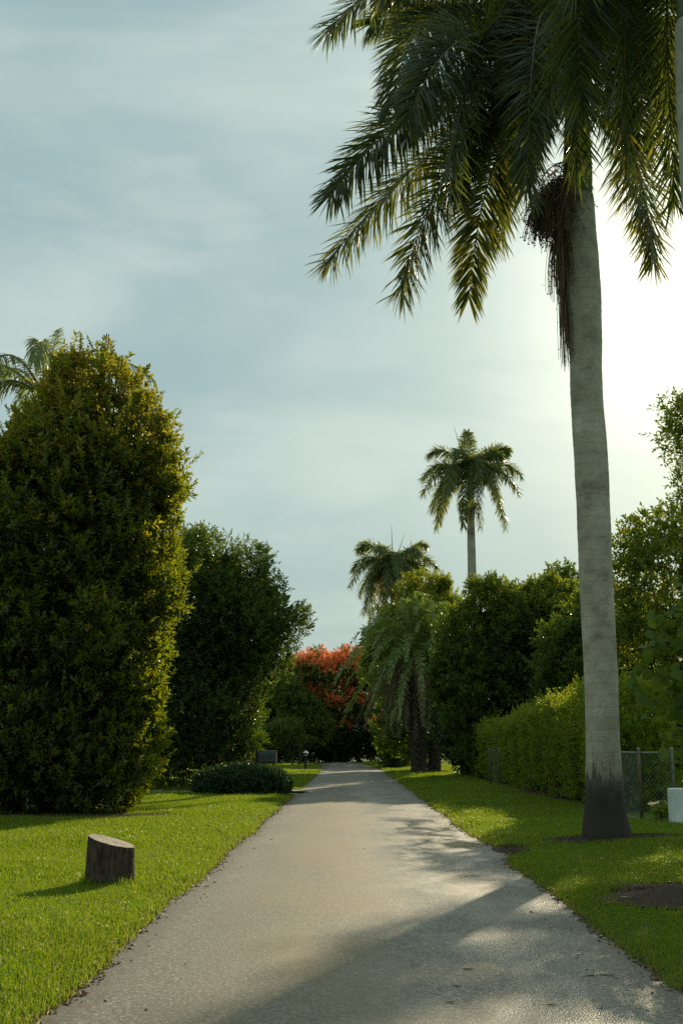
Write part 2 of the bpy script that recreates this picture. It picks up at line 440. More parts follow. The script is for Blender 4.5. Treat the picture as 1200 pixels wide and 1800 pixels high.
def road_mat():
    """old chip-seal asphalt: aggregate speckle, brown dusty areas, smoother worn/damp patches, one worn paint stripe"""
    m, t = new_mat('old_asphalt')
    tc = nd(t, 'ShaderNodeTexCoord')
    sep = nd(t, 'ShaderNodeSeparateXYZ')
    t.links.new(tc.outputs['Object'], sep.inputs[0])
    ob = tc.outputs['Object']

    def noise(scale, detail=5.0, stretch=None, rough=0.6):
        n = nd(t, 'ShaderNodeTexNoise', i_Scale=scale, i_Detail=detail, i_Roughness=rough)
        if stretch:
            mp = nd(t, 'ShaderNodeMapping')
            mp.inputs['Scale'].default_value = stretch
            t.links.new(ob, mp.inputs['Vector'])
            t.links.new(mp.outputs[0], n.inputs['Vector'])
        else:
            t.links.new(ob, n.inputs['Vector'])
        return n.outputs['Fac']
    big = noise(0.55, 4.0, (1.0, 0.35, 1))
    mid = noise(2.4, 6.0, (1.0, 0.6, 1))
    fine = noise(95.0, 3.0)
    grit = nd(t, 'ShaderNodeTexVoronoi', i_Scale=75.0)
    t.links.new(ob, grit.inputs['Vector'])
    c = ramp(t, big, [(0.32, (0.145, 0.128, 0.088)), (0.5, (0.195, 0.176, 0.13)), (0.68, (0.235, 0.225, 0.185))])
    c = mix_c(t, math_n(t, 'MULTIPLY', maprange(t, mid, 0.42, 0.72), 0.4), c, (0.15, 0.13, 0.098))
    c = mix_c(t, math_n(t, 'MULTIPLY', maprange(t, fine, 0.35, 0.62), 0.55), c, (0.10, 0.095, 0.08))
    c = mix_c(t, math_n(t, 'MULTIPLY', maprange(t, grit.outputs['Distance'], 0.22, 0.05), 0.55), c, (0.46, 0.45, 0.40))
    # coarse stones and dark binder that show at walking distance
    coarse = noise(38.0, 2.0)
    c = mix_c(t, math_n(t, 'MULTIPLY', maprange(t, coarse, 0.52, 0.66), 0.6), c, (0.42, 0.40, 0.34))
    c = mix_c(t, math_n(t, 'MULTIPLY', maprange(t, coarse, 0.46, 0.34), 0.65), c, (0.06, 0.054, 0.042))
    c = mix_c(t, math_n(t, 'MULTIPLY', maprange(t, noise(11.0, 4.0), 0.55, 0.72), 0.3), c, (0.085, 0.075, 0.056))
    # brown dusty middle of the lane
    brn = math_n(t, 'MULTIPLY', maprange(t, math_n(t, 'ABSOLUTE', math_n(t, 'ADD', sep.outputs[0], 0.25)), 1.25, 0.1), maprange(t, noise(0.5, 5.0, (1.0, 0.4, 1)), 0.35, 0.6))
    c = mix_c(t, math_n(t, 'MULTIPLY', brn, 0.62), c, (0.225, 0.165, 0.085))
    # worn white stripe
    wob = noise(0.8, 3.0)
    xc = math_n(t, 'SUBTRACT', sep.outputs[0], math_n(t, 'ADD', 0.82, math_n(t, 'MULTIPLY', wob, 0.2)))
    sx = maprange(t, math_n(t, 'ABSOLUTE', xc), 0.17, 0.03)
    sy = math_n(t, 'MULTIPLY', maprange(t, sep.outputs[1], 12.6, 13.3), maprange(t, sep.outputs[1], 20.5, 19.0))
    wear = maprange(t, noise(5.0, 6.0, (0.8, 3.0, 1), 0.7), 0.47, 0.66)
    c = mix_c(t, math_n(t, 'MULTIPLY', math_n(t, 'MULTIPLY', sx, sy), math_n(t, 'MULTIPLY', wear, 0.6)), c, (0.62, 0.60, 0.54))
    # dark dusty edge
    edge = maprange(t, math_n(t, 'ABSOLUTE', math_n(t, 'SUBTRACT', sep.outputs[0], 0.19)), 1.65, 2.02)
    c = mix_c(t, math_n(t, 'MULTIPLY', edge, 0.55), c, (0.075, 0.06, 0.042))
    b = nd(t, 'ShaderNodeBsdfPrincipled')
    t.links.new(c, b.inputs['Base Color'])
    damp = math_n(t, 'MULTIPLY', maprange(t, noise(0.9, 4.0, (1.0, 0.5, 1)), 0.36, 0.58), maprange(t, sep.outputs[0], -0.5, 0.9))
    wx = maprange(t, math_n(t, 'ABSOLUTE', math_n(t, 'SUBTRACT', sep.outputs[0], 1.6)), 1.3, 0.3)
    wy = maprange(t, math_n(t, 'ABSOLUTE', math_n(t, 'SUBTRACT', sep.outputs[1], 20.5)), 8.0, 2.5)
    wet = math_n(t, 'MULTIPLY', math_n(t, 'MULTIPLY', wx, wy), maprange(t, noise(1.3, 5.0, (1.0, 0.4, 1)), 0.38, 0.55))
    damp = math_n(t, 'ADD', math_n(t, 'MULTIPLY', damp, 0.8), math_n(t, 'MULTIPLY', wet, 0.75))
    rgh = math_n(t, 'SUBTRACT', 0.72, math_n(t, 'MULTIPLY', damp, 0.40))
    t.links.new(rgh, b.inputs['Roughness'])
    b.inputs['Specular IOR Level'].default_value = 0.4
    hh = math_n(t, 'ADD', math_n(t, 'MULTIPLY', grit.outputs['Distance'], -0.9), fine)
    bp = nd(t, 'ShaderNodeBump', i_Strength=0.6, i_Distance=0.004)
    t.links.new(hh, bp.inputs['Height'])
    t.links.new(bp.outputs[0], b.inputs['Normal'])
    finish(t, b.outputs[0])
    return m


def ground_mat():
    """thatch and soil under the lawn"""
    m, t = new_mat('lawn_ground')
    tc = nd(t, 'ShaderNodeTexCoord')
    n1 = nd(t, 'ShaderNodeTexNoise', i_Scale=0.7, i_Detail=6.0)
    n2 = nd(t, 'ShaderNodeTexNoise', i_Scale=30.0, i_Detail=5.0)
    for n in (n1, n2):
        t.links.new(tc.outputs['Object'], n.inputs['Vector'])
    c = ramp(t, n1.outputs['Fac'], [(0.3, (0.05, 0.085, 0.010)), (0.55, (0.075, 0.125, 0.012)), (0.75, (0.10, 0.14, 0.018))])
    c = mix_c(t, math_n(t, 'MULTIPLY', maprange(t, n2.outputs['Fac'], 0.4, 0.65), 0.6), c, (0.05, 0.055, 0.016))
    b = nd(t, 'ShaderNodeBsdfPrincipled', i_Roughness=0.85)
    b.inputs['Specular IOR Level'].default_value = 0.2
    t.links.new(c, b.inputs['Base Color'])
    bp = nd(t, 'ShaderNodeBump', i_Strength=0.9, i_Distance=0.05)
    t.links.new(n2.outputs['Fac'], bp.inputs['Height'])
    t.links.new(bp.outputs[0], b.inputs['Normal'])
    finish(t, b.outputs[0])
    return m


def cut_mat():
    """weathered end grain with growth rings"""
    m, t = new_mat('weathered_end_grain')
    tc = nd(t, 'ShaderNodeTexCoord')
    w = nd(t, 'ShaderNodeTexWave', wave_type='RINGS', rings_direction='Z', i_Scale=9.0, i_Distortion=3.0)
    w.inputs['Detail'].default_value = 3.0
    t.links.new(tc.outputs['Object'], w.inputs['Vector'])
    n = nd(t, 'ShaderNodeTexNoise', i_Scale=14.0, i_Detail=6.0)
    t.links.new(tc.outputs['Object'], n.inputs['Vector'])
    c = mix_c(t, math_n(t, 'MULTIPLY', w.outputs['Fac'], 0.5), (0.27, 0.21, 0.16), (0.17, 0.125, 0.09))
    c = mix_c(t, maprange(t, n.outputs['Fac'], 0.4, 0.7), c, (0.36, 0.31, 0.26))
    b = nd(t, 'ShaderNodeBsdfPrincipled', i_Roughness=0.8)
    t.links.new(c, b.inputs['Base Color'])
    finish(t, b.outputs[0])
    return m


M['trunk'] = trunk_mat()
M['road'] = road_mat()
M['ground'] = ground_mat()
M['cut'] = cut_mat()
M['glass'] = glass_mat()
M['water'] = water_mat()
M['stump_bark'] = noise_mat('weathered_stump_bark', (0.024, 0.017, 0.011), (0.085, 0.06, 0.038), 9, 0.9, 1.0, stretch=(2.5, 2.5, 0.8), c3=(0.15, 0.115, 0.08))


# ------------------------------------------------------------------ ground, road, paths
def sstep(a, b, x):
    t = np.clip((x - a) / (b - a), 0, 1)
    return t * t * (3 - 2 * t)


def wob(y, s):
    return 0.03 * np.sin(0.9 * y + s) + 0.016 * np.sin(2.3 * y + 2.1 * s) + 0.010 * np.sin(5.7 * y + 3.3 * s) + 0.006 * np.sin(17.0 * y + s)


def bend(y):
    return -0.0008 * np.maximum(y - 70, 0) ** 2          # far end of the lane bears left


def road_l(y):
    return -1.85 + wob(y, 0.4) + bend(y)


def road_r(y):
    # a shallow bite out of the edge where the verge has worn away
    return 2.2 + wob(y, 2.2) + bend(y) + 0.22 * np.exp(-((y - 18.3) / 1.3) ** 2)


def drive_win(x, y):
    """1 inside the two driveways on the left, where the lawn drops to the road's level"""
    d1 = sstep(39.6, 40.2, y) * (1 - sstep(43.4, 44.0, y)) * (x < 0)
    d2 = sstep(79.5, 80.5, y) * (1 - sstep(83.5, 84.5, y)) * (x < 0)
    return np.maximum(d1, d2)


def hgt(x, y):
    d = np.maximum(road_l(y) - x, x - road_r(y))
    h = 0.055 * sstep(0.0, 0.5, d) + 0.02 * np.sin(0.9 * x + 0.5 * y) * sstep(0.6, 2.0, d) + 0.05 * sstep(0.4, 3.5, d) * (x > 0)
    h = h * (1 - drive_win(x, y))
    return np.where(d < 0.02, -0.05, h - 0.004 * (d < 0.1))


def axis(*parts):
    return np.unique(np.concatenate([np.arange(a, b, s) for a, b, s in parts]))


gx = axis((-300, -60, 30), (-60, -14, 4), (-14, -3, 0.35), (-3, 4, 0.1), (4, 14, 0.35), (14, 60, 4), (60, 301, 30))
gy = axis((-60, 0, 5), (0, 30, 0.3), (30, 90, 0.6), (90, 130, 2), (130, 401, 15))
X, Y = np.meshgrid(gx, gy)
Z = hgt(X, Y)
nx, ny = len(gx), len(gy)
ii = np.arange(ny - 1)[:, None] * nx
jj = np.arange(nx - 1)[None]
Q = np.stack([ii + jj, ii + jj + 1, ii + nx + jj + 1, ii + nx + jj], -1).reshape(-1, 4)
g = Geo().add(np.stack([X, Y, Z], -1).reshape(-1, 3), Q)
tag(g.build('ground', M['ground'], smooth=True), 'grassy ground on both sides of the lane', kind='structure')

ry = axis((-20, 0, 1), (0, 30, 0.12), (30, 130, 0.5))
tt = np.linspace(0, 1, 15)
xl, xr = road_l(ry), road_r(ry)
X = xl[:, None] + (xr - xl)[:, None] * tt[None]
Y = np.repeat(ry[:, None], 15, 1)
Z = 0.004 + 0.035 * (1 - (2 * tt[None] - 1) ** 2) + 0 * Y
nx, ny = 15, len(ry)
ii = np.arange(ny - 1)[:, None] * nx
jj = np.arange(nx - 1)[None]
Q = np.stack([ii + jj, ii + jj + 1, ii + nx + jj + 1, ii + nx + jj], -1).reshape(-1, 4)
g = Geo().add(np.stack([X, Y, Z], -1).reshape(-1, 3), Q)
tag(g.build('road', M['road'], smooth=True), 'narrow worn asphalt lane running straight away from the viewer', kind='structure')


def patch(name, cx, cy, rx, ry_, mat, label, z=0.008, n=40, seed=1, lift=0.0):
    """irregular sheet that follows the ground, 8 mm above it"""
    rr = np.random.default_rng(seed)
    ph = rr.uniform(0, 6.28, 6)
    a = np.arange(n) * 2 * math.pi / n
    rad = 1 + sum(0.2 / (k + 1) * np.sin((k + 2) * a + ph[k]) for k in range(6))
    V = []
    rings = 6
    for r in np.linspace(0.05, 1, rings):
        x = cx + rx * r * rad * np.cos(a)
        y = cy + ry_ * r * rad * np.sin(a)
        V.append(np.stack([x, y, np.maximum(hgt(x, y), 0.0) + z + lift * (1 - r * r)], -1))
    V = np.concatenate(V)
    i = np.arange(rings - 1)[:, None] * n
    j = np.arange(n)[None]
    q = np.stack([i + j, i + n + j, i + n + (j + 1) % n, i + (j + 1) % n], -1).reshape(-1, 4)
    gg = Geo().add(V, q[:, ::-1], [list(range(n))])
    return tag(gg.build(name, mat, smooth=True), label, kind='structure')


def strip(name, x0, x1, y0, y1, mat, label, z=0.008, slope=0.0):
    xs = np.linspace(x0, x1, 30)
    ys = np.linspace(0, 1, 9)
    X, T = np.meshgrid(xs, ys)
    flare = 0.9 * np.exp(-np.abs(X - max(x0, x1)) / 0.7)
    Y = y0 - flare + (y1 - y0 + 2 * flare) * T + slope * (X - x1)
    i = np.arange(8)[:, None] * 30
    j = np.arange(29)[None]
    q = np.stack([i + j, i + j + 1, i + 30 + j + 1, i + 30 + j], -1).reshape(-1, 4)
    gg = Geo().add(np.stack([X, Y, np.full_like(X, z)], -1).reshape(-1, 3), q)
    return tag(gg.build(name, mat), label, kind='structure')


strip('driveway', -16, -1.75, 40.6, 43.0, M['concrete'], 'old concrete driveway behind the clipped bush', z=0.010)
strip('driveway', -18, -1.9, 80.6, 83.4, M['concrete'], 'far driveway crossing the sunlit lawn', z=0.010)
patch('puddle', -1.95, 41.3, 0.55, 0.95, M['water'], 'dark puddle at the mouth of the driveway', z=0.016, seed=4)
patch('soil_patch', 4.45, 19.55, 1.35, 0.62, M['soil'], 'bare dark soil round the foot of the big palm', z=0.02, seed=2, lift=0.03)
patch('mulch_bed', 3.75, 12.55, 1.15, 1.05, M['mulch'], 'brown mulch bed at the right edge of the verge', z=0.02, seed=3, lift=0.06)
patch('soil_patch', 2.5, 18.4, 0.22, 0.75, M['mulch'], 'worn bare soil bitten out of the verge edge', z=0.012, seed=8)
patch('soil_patch', 6.0, 36.0, 0.35, 9.5, M['mulch'], 'bare soil strip under the near hedge', z=0.02, seed=9)
patch('soil_patch', -6.3, 26.2, 2.6, 1.2, M['mulch'], 'bare soil under the big dense tree', z=0.02, seed=10)


# ------------------------------------------------------------------ grass
def lump(d, seed, k=9, freq=2.6):
    rr = np.random.default_rng(seed)
    K = rr.normal(0, freq, (k, 3))
    ph = rr.uniform(0, 6.28, k)
    return np.sin(d @ K.T + ph).sum(1) / math.sqrt(k)


def blades(g, P, L, W, lean, rng, mat=0):
    n = len(P)
    az = rng.uniform(0, 2 * math.pi, n)
    D = np.stack([np.cos(az), np.sin(az), np.zeros(n)], -1)
    fa = rng.uniform(0, 2 * math.pi, n)
    S = np.stack([np.cos(fa), np.sin(fa), np.zeros(n)], -1) * (W / 2)[:, None]
    up = np.array([0, 0, 1.0])
    mid = P + up * (L * 0.6)[:, None] + D * (L * lean * 0.3)[:, None]
    tip = P + up * (L * (1 - 0.35 * lean))[:, None] + D * (L * lean)[:, None]
    V = np.stack([P - S, P + S, mid + S * 0.8, mid - S * 0.8, tip], 1).reshape(-1, 3)
    k = np.arange(n)[:, None] * 5
    g.add(V, k + np.array([[0, 1, 2, 3]]), k + np.array([[3, 2, 4]]), mat=mat)


def lawn(side):
    rng = np.random.default_rng(11 if side < 0 else 12)
    g = Geo()
    bins = [(3.5, 7, 5200, .075, .0065), (7, 10, 5000, .075, .0065), (10, 14, 3600, .075, .008), (14, 19, 2200, .08, .010), (19, 26, 1200, .085, .013),
            (26, 36, 600, .085, .018), (36, 52, 260, .09, .028), (52, 80, 110, .10, .045), (80, 112, 50, .10, .07)]
    for y0, y1, dens, ln, wd in bins:
        ymax = y1
        if side < 0:
            xa, xb = -(0.32 * ymax + 2.6), -1.4
        else:
            xa, xb = 1.9, (min(0.33 * ymax + 2.2, 8.5) if y0 < 60 else 9)
        if y0 >= 80:
            xa, xb = (xa - 2, 0.5) if side < 0 else (-1.5, 9)
        n = int((y1 - y0) * (xb - xa) * dens)
        x = rng.uniform(xa, xb, n)
        y = rng.uniform(y0, y1, n)
        d = (road_l(y) - x) if side < 0 else (x - road_r(y))
        p = np.clip((d + 0.05) / 0.16, 0, 1)
        clump = 0.55 + 0.45 * np.sin(3.1 * x + 1.3 * np.sin(2.2 * y)) * np.sin(2.7 * y + 1.1 * np.sin(1.9 * x))
        p = p * np.where(d < 0.35, np.clip(clump + 0.5, 0, 1), 1)
        p = p * (1 - drive_win(x, y))
        if side > 0:
            for cx, cy, rx, ry_ in ((4.45, 19.55, 1.2, .55), (3.75, 12.55, 1.1, 1.0), (2.5, 18.4, .2, .7)):
                q = ((x - cx) / rx) ** 2 + ((y - cy) / ry_) ** 2
                p = p * np.clip((q - 0.35) / 1.0, 0.05, 1)
            p = p * (((x < 5.85) | (y < 26) | (y > 63)))
        else:
            q = ((x + 6.3) / 2.5) ** 2 + ((y - 26.4) / 1.1) ** 2
            p = p * np.clip((q - 0.6) / 0.6, 0.1, 1)
        keep = (rng.random(n) < p) & (d > -0.04)
        x, y = x[keep], y[keep]
        n = len(x)
        z = np.maximum(hgt(x, y), 0.0) - 0.006
        patchy = 0.85 + 0.3 * np.sin(1.3 * x + 0.7 * y) * np.sin(0.9 * y - 0.6 * x)
        L = ln * rng.uniform(0.55, 1.25, n) * patchy
        W = wd * rng.uniform(0.7, 1.3, n)
        f = lump(np.stack([x, y, 0 * x], -1), 91, k=9, freq=1.6) + 0.6 * lump(np.stack([x, y, 0 * x], -1), 92, k=9, freq=5.0)
        dd = (road_l(y) - x) if side < 0 else (x - road_r(y))
        mm = (rng.random(n) < np.clip(0.05 + 0.16 * np.clip(f - 0.4, 0, 2) + 0.35 * np.exp(-np.maximum(dd, 0) / 0.12), 0, 0.6)).astype(int)
        L = L * np.clip(1 + 0.22 * f, 0.6, 1.7)
        tall = rng.random(n) < 0.012
        L = np.where(tall, L * 1.8, L)
        blades(g, np.stack([x, y, z], -1), L, W, rng.uniform(0.1, 0.9, n), rng, mat=mm)
    o = g.build('grass', [M['grass'], M['grass_dry']])
    return tag(o, 'bright sunlit lawn grass to the left of the lane' if side < 0 else 'shaded verge grass to the right of the lane', 'grass', kind='stuff')


lawn(-1)
lawn(1)


# ------------------------------------------------------------------ foliage
def basis(D):
    ref = np.where(np.abs(D[:, 2:3]) < 0.9, np.array([[0, 0, 1.0]]), np.array([[1.0, 0, 0]]))
    E1 = nrm(np.cross(D, ref))
    return E1, np.cross(D, E1)


def leaves(g, P, A, N, L, W, fold=0.25, mat=0):
    """diamond leaves folded along the midrib: base P, axis A, upper side N"""
    n = len(P)
    S = nrm(np.cross(A, N))
    N = np.cross(S, A)
    L = np.broadcast_to(L, (n,))[:, None]
    W = np.broadcast_to(W, (n,))[:, None]
    mid = P + A * L * 0.5
    V = np.stack([P, mid + S * W * 0.5 + N * W * fold, P + A * L - N * L * 0.08, mid - S * W * 0.5 + N * W * fold], 1).reshape(-1, 3)
    k = np.arange(n)[:, None] * 4
    mm = np.broadcast_to(mat, (n,))
    g.add(V, k + np.array([[0, 1, 2]]), mat=np.array(mm))
    g.f.append(k + np.array([[0, 2, 3]]) + g.n - len(V))
    g.m.append(np.array(mm))


def sprigs(g, P, D, slen, k, L, W, rng, mat=0, a0=75, a1=25):
    """short twigs at P pointing along D, each with k leaves spiralling round it"""
    n = len(P)
    E1, E2 = basis(D)
    mat = np.broadcast_to(mat, (n,))
    ph = rng.uniform(0, 6.28, n)
    for j in range(k):
        t = (j + 0.5) / k
        a = np.radians(a0 + (a1 - a0) * t + rng.normal(0, 12, n))
        f = ph + j * 2.4 + rng.normal(0, 0.3, n)
        side = E1 * np.cos(f)[:, None] + E2 * np.sin(f)[:, None]
        A = nrm(D * np.cos(a)[:, None] + side * np.sin(a)[:, None])
        N = nrm(D * np.sin(a)[:, None] - side * np.cos(a)[:, None] + rng.normal(0, 0.25, (n, 3)))
        leaves(g, P + D * (slen * t)[:, None], A, N, L * rng.uniform(0.7, 1.2, n), W * rng.uniform(0.75, 1.2, n), mat=mat)


def blob_points(rng, blobs, n, depth, amp, seed, inside=False, clump=0.55):
    """points and outward directions on small boughs (clumps) that stand on the blobs' surfaces"""
    B = np.array(blobs, float)
    C, Rr = B[:, :3], B[:, 3:6]
    area = (Rr[:, 0] * Rr[:, 1] + Rr[:, 1] * Rr[:, 2] + Rr[:, 0] * Rr[:, 2])
    w = area / area.sum()
    if inside:
        w = w * (Rr.min(1) > 0.6 * Rr.min(1).max())
        b = rng.choice(len(B), n, p=w / w.sum())
        d = nrm(rng.normal(0, 1, (n, 3)))
        p = C[b] + d * Rr[b] * rng.uniform(0.35, 0.85, n)[:, None]
        p[:, 2] = np.maximum(p[:, 2], 0.15)
        return p, d
    nc = int(np.clip(area.sum() * 4.2 / (clump * clump) * 0.75, 12, 1500))
    cc, cn, cr = [], [], []
    got = 0
    while got < nc:
        m = nc * 2
        b = rng.choice(len(B), m, p=w)
        d = nrm(rng.normal(0, 1, (m, 3)))
        sz = clump * rng.uniform(0.55, 1.35, m)
        small = np.minimum(1.0, Rr[b].min(1) / (2.0 * sz))
        sz = sz * small
        r = rng.uniform(1.0 - depth, 1.0, m) * (1 + amp * lump(d * Rr[b] + C[b], seed, freq=1.3))
        p = C[b] + d * np.maximum(Rr[b] * r[:, None] - sz[:, None] * 0.55, 0.05)
        q = np.linalg.norm((p[:, None] - C[None]) / Rr[None], axis=2)
        q[np.arange(m), b] = 9
        ok = (q.min(1) > 0.78) & (p[:, 2] > 0.1)
        cc.append(p[ok])
        cn.append(nrm(d / Rr[b])[ok])
        cr.append(sz[ok])
        got += int(ok.sum())
    cc, cn, cr = np.concatenate(cc)[:nc], np.concatenate(cn)[:nc], np.concatenate(cr)[:nc]
    k = rng.choice(nc, n, p=cr ** 2 / (cr ** 2).sum())
    d = nrm(rng.normal(0, 1, (n, 3)) + 0.9 * cn[k] + np.array([0, 0, 0.25]))
    rr_ = cr[k] * (1 - 0.55 * rng.random(n) ** 1.7)
    p = cc[k] + d * rr_[:, None] * np.array([1.0, 1.0, 0.85])
    p[:, 2] = np.where(p[:, 2] < 0.1, 0.1 + rng.random(n) * 0.25, p[:, 2])
    return p, d


def limbs(g, base, blobs, r0, rng, height=0.5, per=3, lean=0.0):
    """tapered trunk and branching limbs reaching into each blob"""
    B = np.array(blobs, float)
    base = np.array(base, float)
    top = B[:, :3].mean(0)
    fork = base + (top - base) * np.array([0.55, 0.55, height])
    pts = bez(base - np.array([0, 0, 0.1]), (base + fork) / 2 + rng.normal(0, 0.06, 3) * np.array([1, 1, 0]), fork, 8)
    rad = np.linspace(r0, r0 * 0.62, 8)
    rad[0] *= 1.45
    rad[1] *= 1.12
    tube(g, pts, rad, 10)
    for b in B:
        for _ in range(per):
            e = b[:3] + nrm(rng.normal(0, 1, 3)) * b[3:6] * 0.72
            if e[2] < fork[2] * 0.7:
                e[2] = fork[2] * 0.7 + 0.3
            s = pts[rng.integers(4, 8)]
            mid = (s + e) / 2 + np.array([0, 0, -0.15 * np.linalg.norm(e - s)]) * rng.uniform(0, 1) + rng.normal(0, 0.12, 3)
            c = bez(s, mid, e, 7)
            tube(g, c, np.linspace(r0 * 0.42, r0 * 0.07, 7), 6)
            for _ in range(2):
                s2 = c[rng.integers(3, 6)]
                e2 = s2 + nrm(rng.normal(0, 1, 3) + (e - s) * 0.3) * b[3:6] * 0.5
                if e2[2] < 0.3:
                    continue
                tube(g, bez(s2, (s2 + e2) / 2 + rng.normal(0, 0.08, 3), e2, 5), np.linspace(r0 * 0.16, r0 * 0.03, 5), 5)


def tree(name, base, blobs, label, mats, n, k, L, W, slen, seed, cat='tree', up=0.45, depth=0.35, amp=0.10, inner=None, r0=0.16,
         matfn=None, fork=0.45, per=3, group=None, jit=0.45, trunk=True, extra=None, part='crown', clump=0.55):
    rng = np.random.default_rng(seed)
    base = (base[0], base[1], float(np.maximum(hgt(np.array(base[0]), np.array(base[1])), 0)))
    root = empty(name, base, label, cat, group)
    off = np.array(base)
    g = Geo()
    P, Nn = blob_points(rng, blobs, n, depth, amp, seed, clump=clump)
    D = nrm(Nn + np.array([0, 0, up]) + rng.normal(0, jit, (n, 3)))
    mat = matfn(P, rng) if matfn else 0
    sl = slen * rng.uniform(0.6, 1.4, n)
    sprigs(g, P - D * sl[:, None] * 0.5 - off, D, sl, k, L, W, rng, mat)
    if inner:
        m, s = inner
        P, _ = blob_points(rng, blobs, m, depth, amp, seed, inside=True)
        leaves(g, P - off, nrm(rng.normal(0, 1, (m, 3))), nrm(rng.normal(0, 1, (m, 3))), s * rng.uniform(0.7, 1.3, m), s * 0.7)
    if extra:
        extra(g, rng, off)
    g.build(part, mats, root)
    if trunk:
        t = Geo()
        limbs(t, (0, 0, 0), np.array(blobs, float) - np.array([*off, 0, 0, 0]), r0, rng, fork, per)
        t.build('trunk', M['bark'], root, smooth=True)
    return root


# --- the big dense tree on the left
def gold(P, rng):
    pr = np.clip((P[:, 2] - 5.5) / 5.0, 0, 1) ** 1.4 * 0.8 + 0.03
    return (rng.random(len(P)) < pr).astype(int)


bx, by = -7.3, 28.0
big = [(bx, by, 1.7, 2.7, 2.5, 1.8), (bx, by, 4.2, 2.95, 2.7, 2.6), (bx, by, 6.8, 2.95, 2.7, 2.5), (bx + 0.7, by, 8.6, 2.25, 2.2, 1.9),
       (bx + 0.75, by, 10.3, 1.35, 1.3, 1.25), (bx + 1.85, by - 0.3, 9.2, 1.0, 1.1, 1.0), (bx + 2.3, by - 0.2, 8.0, 0.9, 1.0, 0.9),
       (bx + 0.55, by, 11.45, 0.35, 0.35, 0.55), (bx + 1.35, by, 10.9, 0.5, 0.5, 0.6), (bx - 0.3, by, 10.3, 0.5, 0.5, 0.6),
       (bx + 2.3, by, 5.3, 0.85, 1.1, 0.9), (bx + 1.9, by - 0.6, 2.8, 0.95, 1.0, 0.9), (bx - 2.4, by - 0.2, 5.0, 1.6, 1.6, 3.4), (bx + 2.2, by - 0.2, 6.7, 0.7, 0.8, 0.7),
       (bx + 2.0, by - 0.4, 3.9, 0.8, 0.9, 0.7), (bx + 1.2, by - 0.8, 0.8, 1.3, 1.2, 0.7),
       (bx + 2.85, by, 8.5, 0.4, 0.5, 0.4), (bx + 2.75, by, 7.3, 0.4, 0.5, 0.35), (bx + 2.3, by, 9.75, 0.4, 0.45, 0.4), (bx + 0.1, by, 11.5, 0.28, 0.28, 0.5), (bx + 1.0, by, 11.75, 0.25, 0.25, 0.5),
       (bx + 1.75, by, 10.9, 0.3, 0.3, 0.45), (bx - 0.9, by, 9.9, 0.45, 0.45, 0.5), (bx + 2.95, by - 0.1, 5.5, 0.35, 0.45, 0.35), (bx + 2.6, by - 0.4, 4.2, 0.4, 0.45, 0.35)]


def big_extra(g, rng, off):
    # upright shoots that stand a little clear of the crown's outline
    n = 900
    P, Nn = blob_points(rng, big, n, 0.05, 0.06, 21, clump=0.5)
    D = nrm(Nn * np.array([0.7, 0.7, 0.3]) + np.array([0, 0, 0.9]) + rng.normal(0, 0.2, (n, 3)))
    for q in (0.0, 0.17, 0.34):
        sprigs(g, P + D * q - off, D, np.full(n, 0.2), 8, 0.12, 0.06, rng, gold(P, rng), 65, 25)


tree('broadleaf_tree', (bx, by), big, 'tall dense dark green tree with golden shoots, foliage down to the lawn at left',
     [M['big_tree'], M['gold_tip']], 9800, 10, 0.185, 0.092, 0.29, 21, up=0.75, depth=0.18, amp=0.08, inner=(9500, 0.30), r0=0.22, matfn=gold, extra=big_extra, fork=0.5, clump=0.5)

# --- the darker tree behind it
dk = [(-6.2, 45, 6.6, 2.8, 2.8, 3.6), (-3.9, 45, 6.2, 1.9, 2.2, 2.7), (-2.7, 45, 6.5, 1.2, 1.2, 1.05), (-4.0, 45, 8.6, 1.0, 1.2, 1.0), (-6.6, 45.2, 3.0, 2.8, 2.4, 3.0),
      (-4.7, 44.8, 3.2, 1.4, 1.8, 2.8), (-6.1, 45, 9.6, 1.0, 1.0, 0.8), (-3.2, 44.8, 4.9, 0.9, 1.2, 1.1)]
tree('broadleaf_tree', (-5.4, 45.0), dk, 'dark round-headed tree behind the clipped bush and mailbox', [M['dark_tree'], M['mid_tree']], 9500, 9, 0.15, 0.07, 0.36, 31, clump=0.65,
     depth=0.35, amp=0.13, inner=(5500, 0.34), r0=0.24, matfn=lambda P, r: (r.random(len(P)) < np.clip((P[:, 2] - 2) / 12, 0.05, 0.6)).astype(int))

# --- right-hand trees, near to far
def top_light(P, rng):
    # sunlit crown top put into the leaf colour: paler leaves with height
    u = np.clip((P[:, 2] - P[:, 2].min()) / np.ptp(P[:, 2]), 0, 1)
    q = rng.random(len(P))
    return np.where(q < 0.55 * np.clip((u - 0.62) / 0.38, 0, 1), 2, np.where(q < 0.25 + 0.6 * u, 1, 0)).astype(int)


rt = [(10.0, 36.5, 6.8, 2.1, 2.2, 2.2), (8.9, 36.2, 5.0, 0.95, 1.3, 1.3), (12.4, 37, 6.6, 2.4, 2.4, 2.8), (9.6, 36.4, 8.5, 0.8, 0.9, 0.6), (10.9, 36.5, 4.3, 1.5, 1.5, 1.2)]
tree('broadleaf_tree', (10.8, 37.0), rt, 'loose sunlit tree with drooping leafy branches just right of the big palm trunk', [M['mid_tree'], M['yellow_tree']], 3000, 9, 0.18, 0.085, 0.42, 41,
     up=0.1, depth=0.5, amp=0.14, r0=0.16, clump=0.42, matfn=lambda P, r: (r.random(len(P)) < 0.5).astype(int), fork=0.4, per=4)
hb = [(9.9, 47.5, 5.2, 2.3, 2.4, 2.8), (11.6, 47.5, 5.4, 2.3, 2.4, 2.8), (8.9, 47.2, 3.6, 1.3, 1.6, 1.8)]
